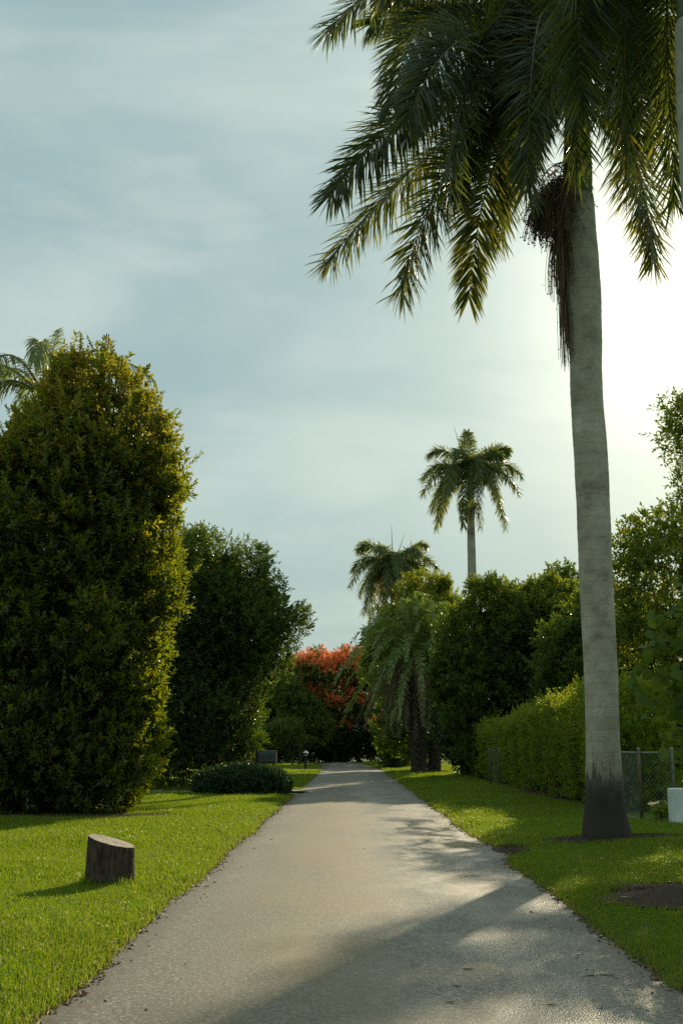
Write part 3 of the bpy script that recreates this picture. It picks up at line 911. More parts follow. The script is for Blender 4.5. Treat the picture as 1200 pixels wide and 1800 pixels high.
tree('broadleaf_tree', (10.6, 47.8), hb, 'dark green tree right behind the near hedge, left of the palm trunk', [M['dark_tree'], M['mid_tree'], M['yellow_tree']], 4600, 9, 0.17, 0.085, 0.4, 48,
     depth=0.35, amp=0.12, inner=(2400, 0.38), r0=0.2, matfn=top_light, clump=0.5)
tl = [(11.9, 39.5, 13.0, 1.1, 1.2, 1.3), (12.2, 39.5, 10.9, 0.9, 1.2, 1.6), (13.2, 39.5, 12.2, 1.5, 1.4, 2.4), (11.6, 39.5, 9.2, 0.9, 1.0, 1.0)]
tree('broadleaf_tree', (12.9, 39.6), tl, 'tall thin airy tree against the glare at the right edge', [M['mid_tree'], M['yellow_tree']], 1000, 9, 0.18, 0.075, 0.5, 42,
     up=0.3, depth=0.6, amp=0.15, r0=0.13, clump=0.36, matfn=lambda P, r: (r.random(len(P)) < 0.3).astype(int), fork=0.6, per=3)
dome = [(8.3, 58, 6.0, 3.9, 3.4, 3.9), (5.9, 57, 5.3, 1.9, 2.4, 2.9), (10.9, 57, 6.0, 2.4, 3.0, 3.3), (7.0, 57, 8.9, 1.5, 1.5, 1.1), (9.9, 57, 9.1, 1.3, 1.5, 0.9), (5.4, 57.0, 7.4, 1.2, 1.4, 1.0), (7.2, 56, 2.4, 2.6, 2.0, 2.4), (11, 56, 2.4, 2.8, 2.0, 2.4)]
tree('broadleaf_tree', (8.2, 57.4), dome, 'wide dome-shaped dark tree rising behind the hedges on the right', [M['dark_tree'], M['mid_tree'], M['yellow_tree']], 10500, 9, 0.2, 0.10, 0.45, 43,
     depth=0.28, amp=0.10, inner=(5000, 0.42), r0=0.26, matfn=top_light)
th = [(13.2, 71, 12.3, 1.5, 1.3, 0.8), (12.0, 71, 11.2, 1.2, 1.2, 0.7), (14.6, 71, 11.4, 1.6, 1.4, 0.9), (13.4, 71, 9.2, 2.6, 2.2, 1.9)]
tree('broadleaf_tree', (13.4, 71.2), th, 'thin spreading treetop showing above the dome tree, left of the palm trunk', [M['mid_tree']], 900, 8, 0.24, 0.12, 0.5, 44, up=0.2, depth=0.5, amp=0.18, r0=0.18, fork=0.6)
yl = [(5.2, 77, 9.2, 3.0, 2.8, 3.7), (3.2, 77, 8.2, 2.2, 2.3, 2.8), (7.4, 77, 8.6, 2.0, 2.4, 2.7), (5.4, 77, 12.3, 1.6, 1.4, 0.9), (2.0, 77, 6.8, 1.3, 1.5, 1.8), (5.0, 77, 4, 3.5, 2.5, 3.5)]
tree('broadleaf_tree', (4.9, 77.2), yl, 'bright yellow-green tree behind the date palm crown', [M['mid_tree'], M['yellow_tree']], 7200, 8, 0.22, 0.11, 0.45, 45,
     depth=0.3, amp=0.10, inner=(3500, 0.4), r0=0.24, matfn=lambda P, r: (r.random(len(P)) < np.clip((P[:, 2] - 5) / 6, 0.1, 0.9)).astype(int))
bk = [(13.5, 51, 3.6, 4.2, 2.6, 3.8), (17.5, 52, 4.0, 3.5, 2.6, 4.2)]
tree('broadleaf_tree', (14.2, 51.4), bk, 'dark low tree mass behind the near hedge at the right edge', [M['dark_tree']], 4200, 8, 0.2, 0.10, 0.45, 46, depth=0.25, inner=(3500, 0.42), r0=0.22)
lo = [(5.6, 60.5, 3.0, 1.5, 1.6, 1.9), (6.3, 60, 1.4, 1.4, 1.3, 1.4)]
tree('shrub', (5.9, 60.4), lo, 'bluish green shrub between the date palm trunks and the far hedge', [M['bush']], 1500, 9, 0.2, 0.10, 0.4, 47, cat='shrub', depth=0.35, inner=(900, 0.35), r0=0.07)

# --- end of the lane
pc = [(0.2, 104, 8.5, 4.0, 3.4, 1.9), (-3.2, 104, 8.4, 2.4, 2.6, 1.9), (3.4, 104, 8.0, 2.8, 2.8, 1.9), (-1.2, 103.4, 6.0, 1.9, 2.0, 1.7), (2.0, 103.6, 6.2, 2.2, 2.0, 1.8), (-4.2, 104, 6.2, 1.8, 2.0, 2.0),
      (0.4, 104.5, 4.6, 2.6, 2.0, 1.3), (-5.2, 104, 8.6, 1.4, 1.6, 1.2), (5.0, 103.5, 5.6, 1.6, 1.8, 1.6)]


def blossom(P, rng):
    f = lump(P, 77, k=7, freq=0.9) + 0.7 * lump(P, 78, k=7, freq=2.0)
    f = f + 0.36 * (P[:, 2] - 7.2) + 0.12 * P[:, 0]
    return (f + rng.normal(0, 0.8, len(P)) > 0.35).astype(int)


tree('poinciana_tree', (4.6, 105.0), pc, 'spreading tree covered in orange-red blossom at the far end of the lane', [M['fern'], M['red']], 6000, 8, 0.24, 0.13, 0.4, 51,
     up=0.3, depth=0.4, amp=0.13, inner=(2600, 0.4), r0=0.26, matfn=blossom, fork=0.55)
ends = [((-4.6, 118), [(-4.6, 118, 3.8, 4.0, 2.6, 4.0), (-8.0, 118, 4.6, 3.6, 2.6, 4.6)], 'dark tree closing the view at the lane end, left of the blossom tree', 61),
        ((1.0, 121), [(0.6, 121, 3.4, 4.2, 2.5, 3.6), (-1.8, 120, 2.0, 3.0, 2.2, 2.4)], 'black-green thicket straight ahead where the lane ends', 62),
        ((6.0, 117), [(5.6, 117, 5.0, 3.8, 2.6, 5.6), (9.5, 118, 4.8, 3.6, 2.6, 5.0)], 'dark tree at the lane end, right of the blossom tree', 63)]
for b, bl, lab, sd in ends:
    tree('broadleaf_tree', b, bl, lab, [M['dark_tree']], 3200, 7, 0.30, 0.16, 0.5, sd, depth=0.25, amp=0.08, inner=(2200, 0.5), r0=0.24)
tree('shrub', (3.9, 92.0), [(3.9, 90, 2.6, 1.9, 2.2, 2.8), (4.2, 94, 3.4, 2.3, 2.8, 3.6), (3.4, 86.5, 1.5, 1.3, 1.6, 1.7)], 'tall dark shrub at the right of the lane beyond the date palm',
     [M['dark_tree'], M['mid_tree']], 3000, 8, 0.24, 0.12, 0.4, 64, cat='shrub', depth=0.25, inner=(1800, 0.42), r0=0.1, matfn=lambda P, r: (r.random(len(P)) < 0.2).astype(int))
tree('flowering_shrub', (2.55, 85.5), [(2.55, 85.5, 3.3, 0.7, 0.7, 0.7), (2.75, 85.6, 1.8, 0.5, 0.6, 1.5)], 'small dark red flowering shrub under the left fronds of the date palm',
     [M['mid_tree'], M['magenta']], 420, 8, 0.2, 0.11, 0.35, 65, cat='shrub', depth=0.4, r0=0.05, matfn=lambda P, r: ((r.random(len(P)) < 0.75) & (P[:, 2] > 2.5)).astype(int))
tree('broadleaf_tree', (-6.9, 112), [(-6.6, 112, 6.4, 3.0, 2.4, 3.2), (-3.9, 112, 4.8, 1.6, 2.0, 2.6), (-9.4, 112, 6.0, 2.6, 2.4, 4.0), (-6.6, 112, 2.4, 3.2, 2, 2.4)], 'mid-green tree behind the two little lawn trees', [M['mid_tree'], M['dark_tree']], 4300, 8, 0.26, 0.13, 0.45, 66,
     depth=0.3, inner=(2400, 0.45), r0=0.22, matfn=lambda P, r: (r.random(len(P)) < 0.4).astype(int))
tree('broadleaf_tree', (-4.4, 101), [(-4.4, 101, 4.6, 1.9, 1.8, 2.0), (-3.0, 101, 3.4, 1.5, 1.5, 1.6), (-5.6, 101, 6.3, 1.5, 1.6, 1.5)], 'fresh green tree hanging below the left side of the red blossom', [M['fern'], M['mid_tree']], 2200, 8, 0.22, 0.11, 0.42, 72,
     depth=0.3, amp=0.12, inner=(700, 0.36), r0=0.14, matfn=lambda P, r: (r.random(len(P)) < 0.5).astype(int))
tree('small_tree', (-6.3, 97), [(-6.3, 97, 2.7, 1.4, 1.3, 1.1), (-7.2, 97, 2.3, 0.9, 0.9, 0.8)], 'left one of two small pale green trees on the far lawn', [M['fern']], 800, 8, 0.17, 0.07, 0.4, 67, depth=0.5, r0=0.07, fork=0.6, group='small trees on the far lawn')
tree('small_tree', (-4.9, 98.5), [(-4.9, 98.5, 2.9, 1.2, 1.2, 1.1), (-4.2, 98.5, 2.3, 0.8, 0.9, 0.7)], 'right one of two small pale green trees on the far lawn', [M['fern']], 700, 8, 0.17, 0.07, 0.4, 68, depth=0.5, r0=0.07, fork=0.6, group='small trees on the far lawn')
vine = [(-4.95, 60, 0.9 + 0.75 * i, 0.30, 0.30, 0.55) for i in range(6)]
tree('vine_covered_trunk', (-4.95, 60), vine, 'slim sunlit trunk wrapped in yellow-green vine above the mailbox', [M['yellow_tree']], 520, 7, 0.15, 0.09, 0.2, 69, depth=0.5, r0=0.13, fork=0.95, per=0, part='vine')
# left background, seen through gaps and from a step aside
tree('broadleaf_tree', (-14.5, 50), [(-14.5, 50, 4.2, 4.2, 3, 4.4), (-11.2, 50, 3.0, 3.0, 2.5, 3.2)], 'dark tree far back at the left edge behind the dense tree', [M['dark_tree']], 3300, 8, 0.24, 0.12, 0.45, 70, depth=0.25, inner=(2200, 0.5), r0=0.22)
tree('broadleaf_tree', (-10.5, 72), [(-10.5, 72, 4.6, 3.6, 3, 4.6), (-14.5, 73, 5, 3.6, 3, 5), (-7.6, 71, 3.0, 2.2, 2.2, 3.2)], 'dark tree on the far left lawn behind the mailbox', [M['dark_tree'], M['mid_tree']], 4200, 8, 0.24, 0.12, 0.45, 71, depth=0.25, inner=(2500, 0.5), r0=0.22,
     matfn=lambda P, r: (r.random(len(P)) < 0.25).astype(int))


# ------------------------------------------------------------------ hedges and bush
def hedge(y0, y1, x0, x1, h0, h1, label, n, seed, L, W, sl):
    rng = np.random.default_rng(seed)
    root = empty('clipped_hedge', (x0 + 0.4, (y0 + y1) / 2, 0.06), label, 'hedge', 'clipped hedges along the right verge')
    off = np.array([x0 + 0.4, (y0 + y1) / 2, 0.06])
    g = Geo()
    hy = lambda y: h0 + (h1 - h0) * (y - y0) / (y1 - y0) + 0.13 * np.sin(1.1 * y) + 0.13 * np.sin(3.7 * y + np.sin(1.9 * y))
    A = [(y1 - y0) * (h0 + h1) / 2, (y1 - y0) * (x1 - x0), (x1 - x0) * h0, (x1 - x0) * h1, 0.35 * (y1 - y0) * (h0 + h1) / 2]
    A = np.array(A) / sum(A)
    cnt = (A * n).astype(int)
    P, D = [], []
    for kf, m in enumerate(cnt):
        u, v = rng.random(m), rng.random(m) ** 0.85
        dep = 0.28 * rng.random(m) ** 1.5
        y = y0 + (y1 - y0) * u
        if kf in (0, 4):
            bulge = 0.15 * np.sin(2.4 * y + 1.5 * np.sin(2.5 * v)) + 0.10 * np.sin(5.3 * y + 2 * v)
            x = (x0 - bulge + dep + 0.12 * (1 - v) ** 2) if kf == 0 else (x1 + bulge - dep)
            z = 0.12 + (hy(y) - 0.12) * v
            d = np.array([-1.0 if kf == 0 else 1.0, 0, 0.35])
        elif kf == 1:
            x = x0 + (x1 - x0) * rng.random(m)
            z = hy(y) - dep + 0.1
            d = np.array([0, 0, 1.0])
        else:
            y = (y0 + dep) if kf == 2 else (y1 - dep)
            x = x0 + (x1 - x0) * u
            z = 0.1 + ((h0 if kf == 2 else h1) - 0.1) * v
            d = np.array([0, -1.0 if kf == 2 else 1.0, 0.35])
        P.append(np.stack([x, y, z], -1))
        D.append(np.tile(d, (m, 1)))
    P, D = np.concatenate(P), np.concatenate(D)
    keep = (P[:, 2] > 0.55) | (rng.random(len(P)) < 0.35)
    P, D = P[keep], D[keep]
    m = len(P)
    D = nrm(D + rng.normal(0, 0.45, (m, 3)))
    s = sl * rng.uniform(0.6, 1.4, m)
    top = P[:, 2] > hy(P[:, 1]) - 0.2
    s = np.where(top, s * rng.choice([1, 1, 1.6, 2.6], m), s)
    mat = (rng.random(m) < np.where(top, 0.6, 0.24)).astype(int)
    sprigs(g, P - D * (s * 0.5)[:, None] - off, D, s, 9, L, W, rng, mat)
    q = int(n * 0.9)
    Pi = np.stack([rng.uniform(x0 + 0.25, x1 - 0.25, q), rng.uniform(y0 + 0.25, y1 - 0.25, q), rng.uniform(0.3, min(h0, h1) - 0.25, q)], -1)
    leaves(g, Pi - off, nrm(rng.normal(0, 1, (q, 3))), nrm(rng.normal(0, 1, (q, 3))), 0.3, 0.2)
    g.build('foliage', [M['hedge'], M['yellow_tree']], root)
    for y in np.arange(y0 + 0.5, y1 - 0.2, 0.75):
        t = Geo()
        for _ in range(4):
            a = np.array([(x0 + 0.45) + rng.normal(0, 0.05), y + rng.normal(0, 0.05), 0.0])
            e = a + np.array([rng.normal(0, 0.3), rng.normal(0, 0.3), 1.7])
            tube(t, bez(a, (a + e) / 2 + rng.normal(0, 0.08, 3), e, 5) - off, np.linspace(0.024, 0.008, 5), 5)
        t.build('stem', M['bark'], root, smooth=True)
    return root


hedge(27.2, 45.0, 5.95, 7.9, 3.05, 2.5, 'long clipped green hedge behind the big palm trunk', 7200, 81, 0.10, 0.05, 0.24)
hedge(46.8, 61.5, 6.0, 7.6, 2.45, 2.4, 'shorter far hedge past the narrow wire gate', 3600, 82, 0.12, 0.06, 0.26)

tree('clipped_bush', (-3.55, 38.8), [(-3.65, 38.9, 0.42, 1.35, 0.85, 0.6), (-2.75, 38.9, 0.36, 0.8, 0.75, 0.54), (-4.5, 38.9, 0.36, 0.75, 0.7, 0.5)],
     'low rounded clipped bush on the lawn edge below the mailbox', [M['bush']], 3000, 8, 0.075, 0.045, 0.14, 83, cat='bush', depth=0.1, amp=0.03, inner=(1500, 0.2), r0=0.04, fork=0.5, part='foliage', clump=0.16)
tree('ground_plant', (6.25, 23.9), [(6.25, 23.9, 0.2, 0.22, 0.15, 0.2), (6.55, 23.95, 0.18, 0.15, 0.12, 0.18)], 'small leafy weeds at the foot of the wire fence', [M['hedge']], 45, 6, 0.09, 0.05, 0.14, 84, cat='plant', depth=0.7, r0=0.01, trunk=True, part='foliage')


# --- strap-leaved plants beside the dark tree
def agave(x, y, s, label, seed):
    rng = np.random.default_rng(seed)
    root = empty('strap_leaf_plant', (x, y, 0.05), label, 'plant', 'strap-leaved plants by the dark tree')
    for i in range(13):
        az = i * 2.4 + rng.uniform(-0.2, 0.2)
        e = R(rng.uniform(35, 80))
        L = s * rng.uniform(0.8, 1.15)
        d = np.array([math.cos(az) * math.cos(e), math.sin(az) * math.cos(e), math.sin(e)])
        c = bez((0, 0, 0), d * L * 0.5 + np.array([0, 0, 0.08 * L]), d * L, 6)
        sd = nrm(np.cross(d, [0, 0, 1.0])) * 0.055 * s
        w = np.array([0.7, 1, 1, 0.85, 0.55, 0.03])[:, None]
        V = np.concatenate([c - sd * w, c + np.array([0, 0, -0.02]), c + sd * w])
        q = [[k, k + 6, k + 7, k + 1] for k in range(5)] + [[k + 6, k + 12, k + 13, k + 7] for k in range(5)]
        Geo().add(V, q).build('leaf', M['agave'], root, smooth=True)


agave(-4.35, 43.9, 1.25, 'larger pale strap-leaved plant left of the mailbox', 5)
agave(-3.95, 44.2, 0.8, 'smaller pale strap-leaved plant nearest the mailbox', 6)


# ------------------------------------------------------------------ palms
UP = np.array([0, 0, 1.0])


def frond(root, off, P0, Mid, P3, n, Lmax, w, rng, mats, plume=0.5, droop=0.45, matp=0.0, rib=0.028, start=0.16, rows=1, sag=1.0, twist=0.0):
    n = int(n)
    c = bez(P0, Mid, P3, 60) - off
    T = nrm(np.gradient(c, axis=0))
    h = np.asarray(P3, float) - np.asarray(P0, float)
    h[2] = 0
    if np.linalg.norm(h) < 0.2:
        h = np.array([1.0, 0.3, 0])
    S = nrm(np.cross(nrm(h), UP))
    g = Geo()
    for row in range(rows):
        for sg in (-1, 1):
            t = np.clip(np.linspace(start, 1.0, n) + rng.normal(0, 0.004, n), 0, 1)
            i = np.clip((t * 59).astype(int), 0, 58)
            fr = (t * 59 - i)[:, None]
            p = c[i] * (1 - fr) + c[i + 1] * fr
            Tt = T[i]
            Nn = nrm(np.cross(np.tile(S, (n, 1)), Tt))
            tw = (twist * np.clip(t * 1.6, 0, 1))[:, None]
            Sv = S * np.cos(tw) + Nn * np.sin(tw)
            Nn = Nn * np.cos(tw) - S * np.sin(tw)
            al = np.radians(24 + 38 * t ** 2.0 + rng.normal(0, 5, n))
            lift = rng.normal(0.10 if row == 0 else -0.35, plume, n)
            d = nrm(Sv * sg * np.cos(al)[:, None] + Tt * np.sin(al)[:, None] + Nn * lift[:, None])
            prof = 0.36 + 0.64 * np.sin(math.pi * np.clip((t - start) / (1 - start), 0, 1) ** 0.75 * 0.86 + 0.25)
            L = Lmax * prof * rng.uniform(0.85, 1.12, n)
            dr = droop * rng.uniform(0.5, 1.4, n) * sag
            wa = nrm(np.cross(d, Nn + rng.normal(0, 0.35, (n, 3)))) * (w * 0.5 * rng.uniform(0.8, 1.2, n))[:, None]

            def pt(s):
                return p + d * (L * s)[:, None] - UP * (dr * L * s * s)[:, None]
            a, b, e, f = pt(0), pt(0.35), pt(0.72), pt(1.0)
            V = np.stack([a - wa * 0.5, a + wa * 0.5, b - wa, b + wa, e - wa * 0.8, e + wa * 0.8, f], 1).reshape(-1, 3)
            k = np.arange(n)[:, None] * 7
            mm = (rng.random(n) < matp).astype(int)
            g.add(V, k + np.array([[0, 1, 3, 2]]), mat=mm)
            g.f += [k + np.array([[2, 3, 5, 4]]) + g.n - len(V), k + np.array([[4, 5, 6]]) + g.n - len(V)]
            g.m += [mm, mm]
    fo = g.build('frond', mats, root)
    t = Geo()
    r = np.linspace(rib, rib * 0.12, 20)
    tube(t, c[np.linspace(0, 59, 20).astype(int)], r, 6)
    t.build('midrib', M['midrib'], fo, smooth=True)
    return fo


def palm_trunk(root, off, prof, seg=28, mat=None, name='trunk'):
    z = np.array([p[0] for p in prof])
    zz = np.arange(z[0], z[-1] + 0.001, 0.08)
    x = np.interp(zz, z, [p[1] for p in prof])
    y = np.interp(zz, z, [p[2] for p in prof])
    r = np.interp(zz, z, [p[3] for p in prof])
    for _ in range(6):
        r[1:-1] = (r[:-2] + 2 * r[1:-1] + r[2:]) / 4
        x[1:-1] = (x[:-2] + 2 * x[1:-1] + x[2:]) / 4
    r = r * (1 + 0.006 * np.sin(zz * 33) + 0.008 * np.sin(zz * 7.3))
    g = Geo()
    tube(g, np.stack([x, y, zz], -1) - off, r, seg)
    return g.build(name, mat or M['trunk'], root, smooth=True)


def strands(g, top, n, length, spread, fall, rng, dirs=None, r=0.006, fruit=0, mat=0):
    """bundle of thin drooping flower strands, with small fruits along them"""
    for i in range(n):
        d = nrm(rng.normal(0, 1, 3) * spread + (dirs if dirs is not None else 0))
        L = length * rng.uniform(0.6, 1.15)
        e = top + d * L * (1 - fall) + np.array([0, 0, -L * fall])
        m = top + d * L * 0.5 * (1 - fall * 0.5) + np.array([0, 0, -L * fall * 0.25])
        c = bez(top + rng.normal(0, 0.02, 3), m, e, 6)
        tube(g, c, np.linspace(r * 1.4, r * 0.7, 6), 3, mat=mat, caps=False)
        for _ in range(fruit):
            s = rng.uniform(0.3, 1.0) * 5
            k = int(min(s, 4))
            p = c[k] + (c[k + 1] - c[k]) * (s - k) + rng.normal(0, 0.018, 3)
            q = 0.014 * rng.uniform(0.8, 1.3)
            V = p + q * np.array([[1, 0, 0], [-1, 0, 0], [0, 1, 0], [0, -1, 0], [0, 0, 1.2], [0, 0, -1.2]])
            g.add(V, [[0, 2, 4], [2, 1, 4], [1, 3, 4], [3, 0, 4], [2, 0, 5], [1, 2, 5], [3, 1, 5], [0, 3, 5]], mat=1)


def big_palm():
    rng = np.random.default_rng(100)
    px_, py_ = 4.29, 19.76
    off = np.array([px_, py_, 0.06])
    root = empty('royal_palm', tuple(off), 'huge near royal palm with pale grey ringed trunk on the right verge', 'palm tree', 'royal palms')
    prof = [(-0.05, 4.29, py_, .45), (0.1, 4.29, py_, .425), (.4, 4.275, py_, .365), (.77, 4.28, py_, .322), (1.71, 4.29, py_, .283), (2.67, 4.31, py_, .283), (4.65, 4.3, py_, .291), (5.66, 4.31, py_, .291),
            (6.7, 4.31, py_, .300), (7.76, 4.28, py_, .289), (8.3, 4.29, py_, .287), (8.85, 4.31, py_, .296), (9.4, 4.30, py_, .323), (9.95, 4.29, py_, .341), (10.5, 4.27, py_, .343), (11.1, 4.27, py_, .323), (11.75, 4.29, py_, .285)]
    palm_trunk(root, off, prof, 36)
    palm_trunk(root, off, [(11.70, 4.29, py_, .27), (12.2, 4.30, py_, .275), (13.2, 4.33, py_, .235), (14.2, 4.36, py_, .17), (14.9, 4.38, py_, .10)], 24, M['shaft'], 'crownshaft')
    spots = [
        ((2.06, 19.5, 16.43), (-0.41, 19.2, 14.82)), ((1.88, 18.0, 14.46), (0.73, 17.2, 12.06)), ((1.83, 18.8, 13.33), (-0.33, 18.3, 10.99)),
        ((1.98, 20.5, 13.34), (-0.44, 21.0, 10.95)), ((2.24, 19.0, 12.5), (0.9, 18.6, 9.35)), ((3.0, 20.5, 13.1), (2.34, 21.0, 10.2)),
        ((2.53, 17.0, 13.54), (1.53, 16.0, 9.94)), ((3.21, 16.8, 13.5), (2.67, 15.8, 9.83)), ((3.9, 17.0, 13.8), (3.55, 16.4, 10.5)),
        ((5.36, 20.0, 13.02), (5.76, 20.2, 10.57)), ((5.12, 18.6, 13.9), (4.92, 17.8, 11.6)), ((6.12, 20.4, 15.8), (6.57, 21.0, 12.9)),
        ((5.82, 22.0, 16.6), (6.11, 23.6, 14.3)), ((4.09, 22.3, 16.2), (3.37, 23.6, 12.66)), ((3.38, 20.5, 17.79), (1.28, 21.0, 17.9)),
        ((4.46, 19.7, 17.5), (4.57, 19.5, 20.2)), ((5.91, 20.0, 17.3), (7.84, 20.5, 17.16)), ((2.65, 21.5, 17.2), (0.46, 22.0, 16.9)),
        ((2.22, 16.9, 13.2), (0.91, 15.6, 10.9)), ((2.6, 18.3, 15.3), (0.6, 17.4, 14.3)), ((3.3, 17.6, 15.6), (2.1, 16.0, 14.3)), ((4.6, 17.5, 15.4), (4.4, 15.9, 13.2)),
        ((5.7, 18.6, 15.6), (6.3, 17.6, 14.0)), ((3.5, 18.6, 13.9), (3.05, 18.2, 11.6)), ((3.6, 18.0, 14.3), (3.25, 17.3, 11.9)), ((3.0, 19.2, 14.0), (2.0, 18.9, 11.4)), ((4.9, 18.4, 14.6), (5.3, 17.5, 12.4))]
    for i, (m, e) in enumerate(spots):
        old = i in (3, 4, 5, 9)
        P0 = np.array([4.37, py_, 14.6 if e[2] > 13 else (14.1 if e[2] > 10.4 else 13.6)]) + nrm(np.array(e) - np.array([4.37, py_, e[2]])) * 0.12
        frond(root, off, P0, m, e, 165, 1.02, 0.033, rng, [M['frond'], M['frond_old']], plume=0.30, droop=0.20, matp=0.4 if old else 0.06, rib=0.038, rows=2, start=0.14,
              twist=rng.choice([-1, 1]) * rng.uniform(0.6, 1.15))
    g = Geo()
    for k in range(9):
        o = np.array([4.1 - 0.06 * k, py_ - 0.30 + 0.05 * (k % 4), 11.75 - 0.035 * k]) - off
        strands(g, o, 80, 1.12 - 0.035 * k, 0.46, 0.42, rng, np.array([-0.62 + 0.05 * k, -0.22, -0.12 - 0.09 * k]), 0.006, 7)
    g.build('fruit_cluster', [M['stalk'], M['fruit']], root)
    g = Geo()
    strands(g, np.array([3.95, py_ - 0.15, 11.3]) - off, 150, 1.6, 0.16, 0.55, rng, np.array([-0.12, -0.08, -0.9]), 0.006, 3)
    strands(g, np.array([3.9, py_ - 0.05, 10.9]) - off, 120, 2.3, 0.07, 0.6, rng, np.array([0.05, 0.0, -1.0]), 0.006, 1)
    g.build('dry_flower_stalk', [M['stalk'], M['fruit']], root)
    # dry hanging leaf remains at the neck
    for mm, ee in (((3.6, 19.2, 11.9), (3.3, 19.0, 11.0)), ((3.9, 19.3, 12.0), (3.9, 19.1, 11.2))):
        frond(root, off, (4.15, py_ - 0.2, 12.3), mm, ee, 30, 0.4, 0.022, rng, [M['frond_dead']], plume=0.3, droop=0.6, rib=0.02)


big_palm()


def second_palm():
    rng = np.random.default_rng(101)
    cx, cy = 4.12, 12.0
    off = np.array([cx, cy, 0.08])
    root = empty('royal_palm', tuple(off), 'nearest palm at the upper right edge, pale trunk cut by the frame', 'palm tree', 'royal palms')
    palm_trunk(root, off, [(-0.05, cx, cy, .46), (.3, cx, cy, .38), (.9, cx, cy, .31), (2.5, cx, cy, .29), (6, cx, cy, .30), (8.2, cx, cy, .33), (9.4, cx, cy, .31), (10.0, cx, cy, .27)], 32)
    palm_trunk(root, off, [(9.97, cx, cy, .25), (10.6, cx, cy, .26), (11.6, cx, cy, .2), (12.4, cx, cy, .12)], 24, M['shaft'], 'crownshaft')
    P0 = np.array([cx, cy, 12.0])
    sp = [((3.2, 12.8, 12.0), (3.0, 13.4, 9.75)), ((3.75, 13.4, 11.9), (3.75, 14.2, 9.0)), ((4.3, 13.6, 11.9), (4.5, 14.6, 9.0)), ((3.0, 11.7, 12.2), (2.55, 11.2, 10.0)),
          ((4.9, 12.9, 12.2), (5.6, 13.8, 9.6)), ((5.3, 11.7, 12.6), (6.6, 11.4, 10.8)), ((4.4, 10.6, 12.6), (4.6, 9.4, 10.8)), ((3.1, 10.9, 13.0), (2.0, 9.8, 12.0)),
          ((3.2, 13.2, 13.6), (1.9, 14.4, 13.2)), ((5.2, 13.2, 13.9), (6.6, 14.2, 13.6)), ((4.1, 12.1, 14.0), (4.2, 12.3, 16.2)), ((3.4, 13.6, 12.7), (2.9, 15.0, 10.9))]
    for m, e in sp:
        frond(root, off, P0, m, e, 140, 0.9, 0.031, rng, [M['frond'], M['frond_old']], plume=0.36, droop=0.22, matp=0.12, rib=0.036, rows=2, twist=rng.choice([-1, 1]) * rng.uniform(0.4, 1.1))


second_palm()


def generic_palm(name, base, zc, r_tr, specs, label, mats, seed, n=46, Lmax=0.75, w=0.07, shaft=1.6, Lf=3.2, spears=(), group='royal palms', fruit=True, plume=0.4, droop=0.35, trunkmat=None, rows=1, matp=0.12):
    """specs: (azimuth deg, rise at half way, tip drop) per frond, in frond lengths"""
    rng = np.random.default_rng(seed)
    bx_, by_ = base
    off = np.array([bx_, by_, 0.05])
    root = empty(name, tuple(off), label, 'palm tree', group)
    zt = zc - shaft
    palm_trunk(root, off, [(-0.05, bx_, by_, r_tr * 1.35), (0.8, bx_, by_, r_tr * 1.05), (zt * 0.5, bx_, by_, r_tr * 1.08), (zt, bx_, by_, r_tr * 0.8)], 20, trunkmat)
    palm_trunk(root, off, [(zt - 0.02, bx_, by_, r_tr * 0.72), (zt + shaft * 0.5, bx_, by_, r_tr * 0.65), (zc + 0.3, bx_, by_, r_tr * 0.3)], 14, M['shaft'] if trunkmat is None else trunkmat, 'crownshaft')
    P0 = np.array([bx_, by_, zc])
    for az, reach, rise, drop, old in specs:
        a = R(az + rng.uniform(-4, 4))
        h = np.array([math.cos(a), math.sin(a), 0])
        m = P0 + h * Lf * reach * 0.55 + UP * Lf * rise
        e = P0 + h * Lf * reach + UP * Lf * drop
        frond(root, off, P0, m, e, n, Lmax, w, rng, mats, plume=plume, droop=droop, matp=0.6 if old else matp, rib=0.045, rows=rows, twist=rng.uniform(-0.9, 0.9))
    for dx, L in spears:
        t = Geo()
        tube(t, [[0, 0, zc - off[2]], [dx * 0.5, 0, zc + L * 0.5 - off[2]], [dx, 0, zc + L - off[2]]], [0.05, 0.035, 0.008], 6)
        t.build('spear_leaf', M['midrib'], root, smooth=True)
    if fruit:
        g = Geo()
        strands(g, np.array([-r_tr * 0.9, -0.1, zt - 0.05 - off[2]]), 60, 1.0, 0.8, 0.5, rng, np.array([-0.3, -0.3, -0.3]), 0.012, 3)
        strands(g, np.array([r_tr * 0.9, -0.1, zt - 0.05 - off[2]]), 40, 0.9, 0.8, 0.5, rng, np.array([0.3, -0.3, -0.3]), 0.012, 3)
        g.build('fruit_cluster', [M['stalk'], M['fruit']], root)
    return root


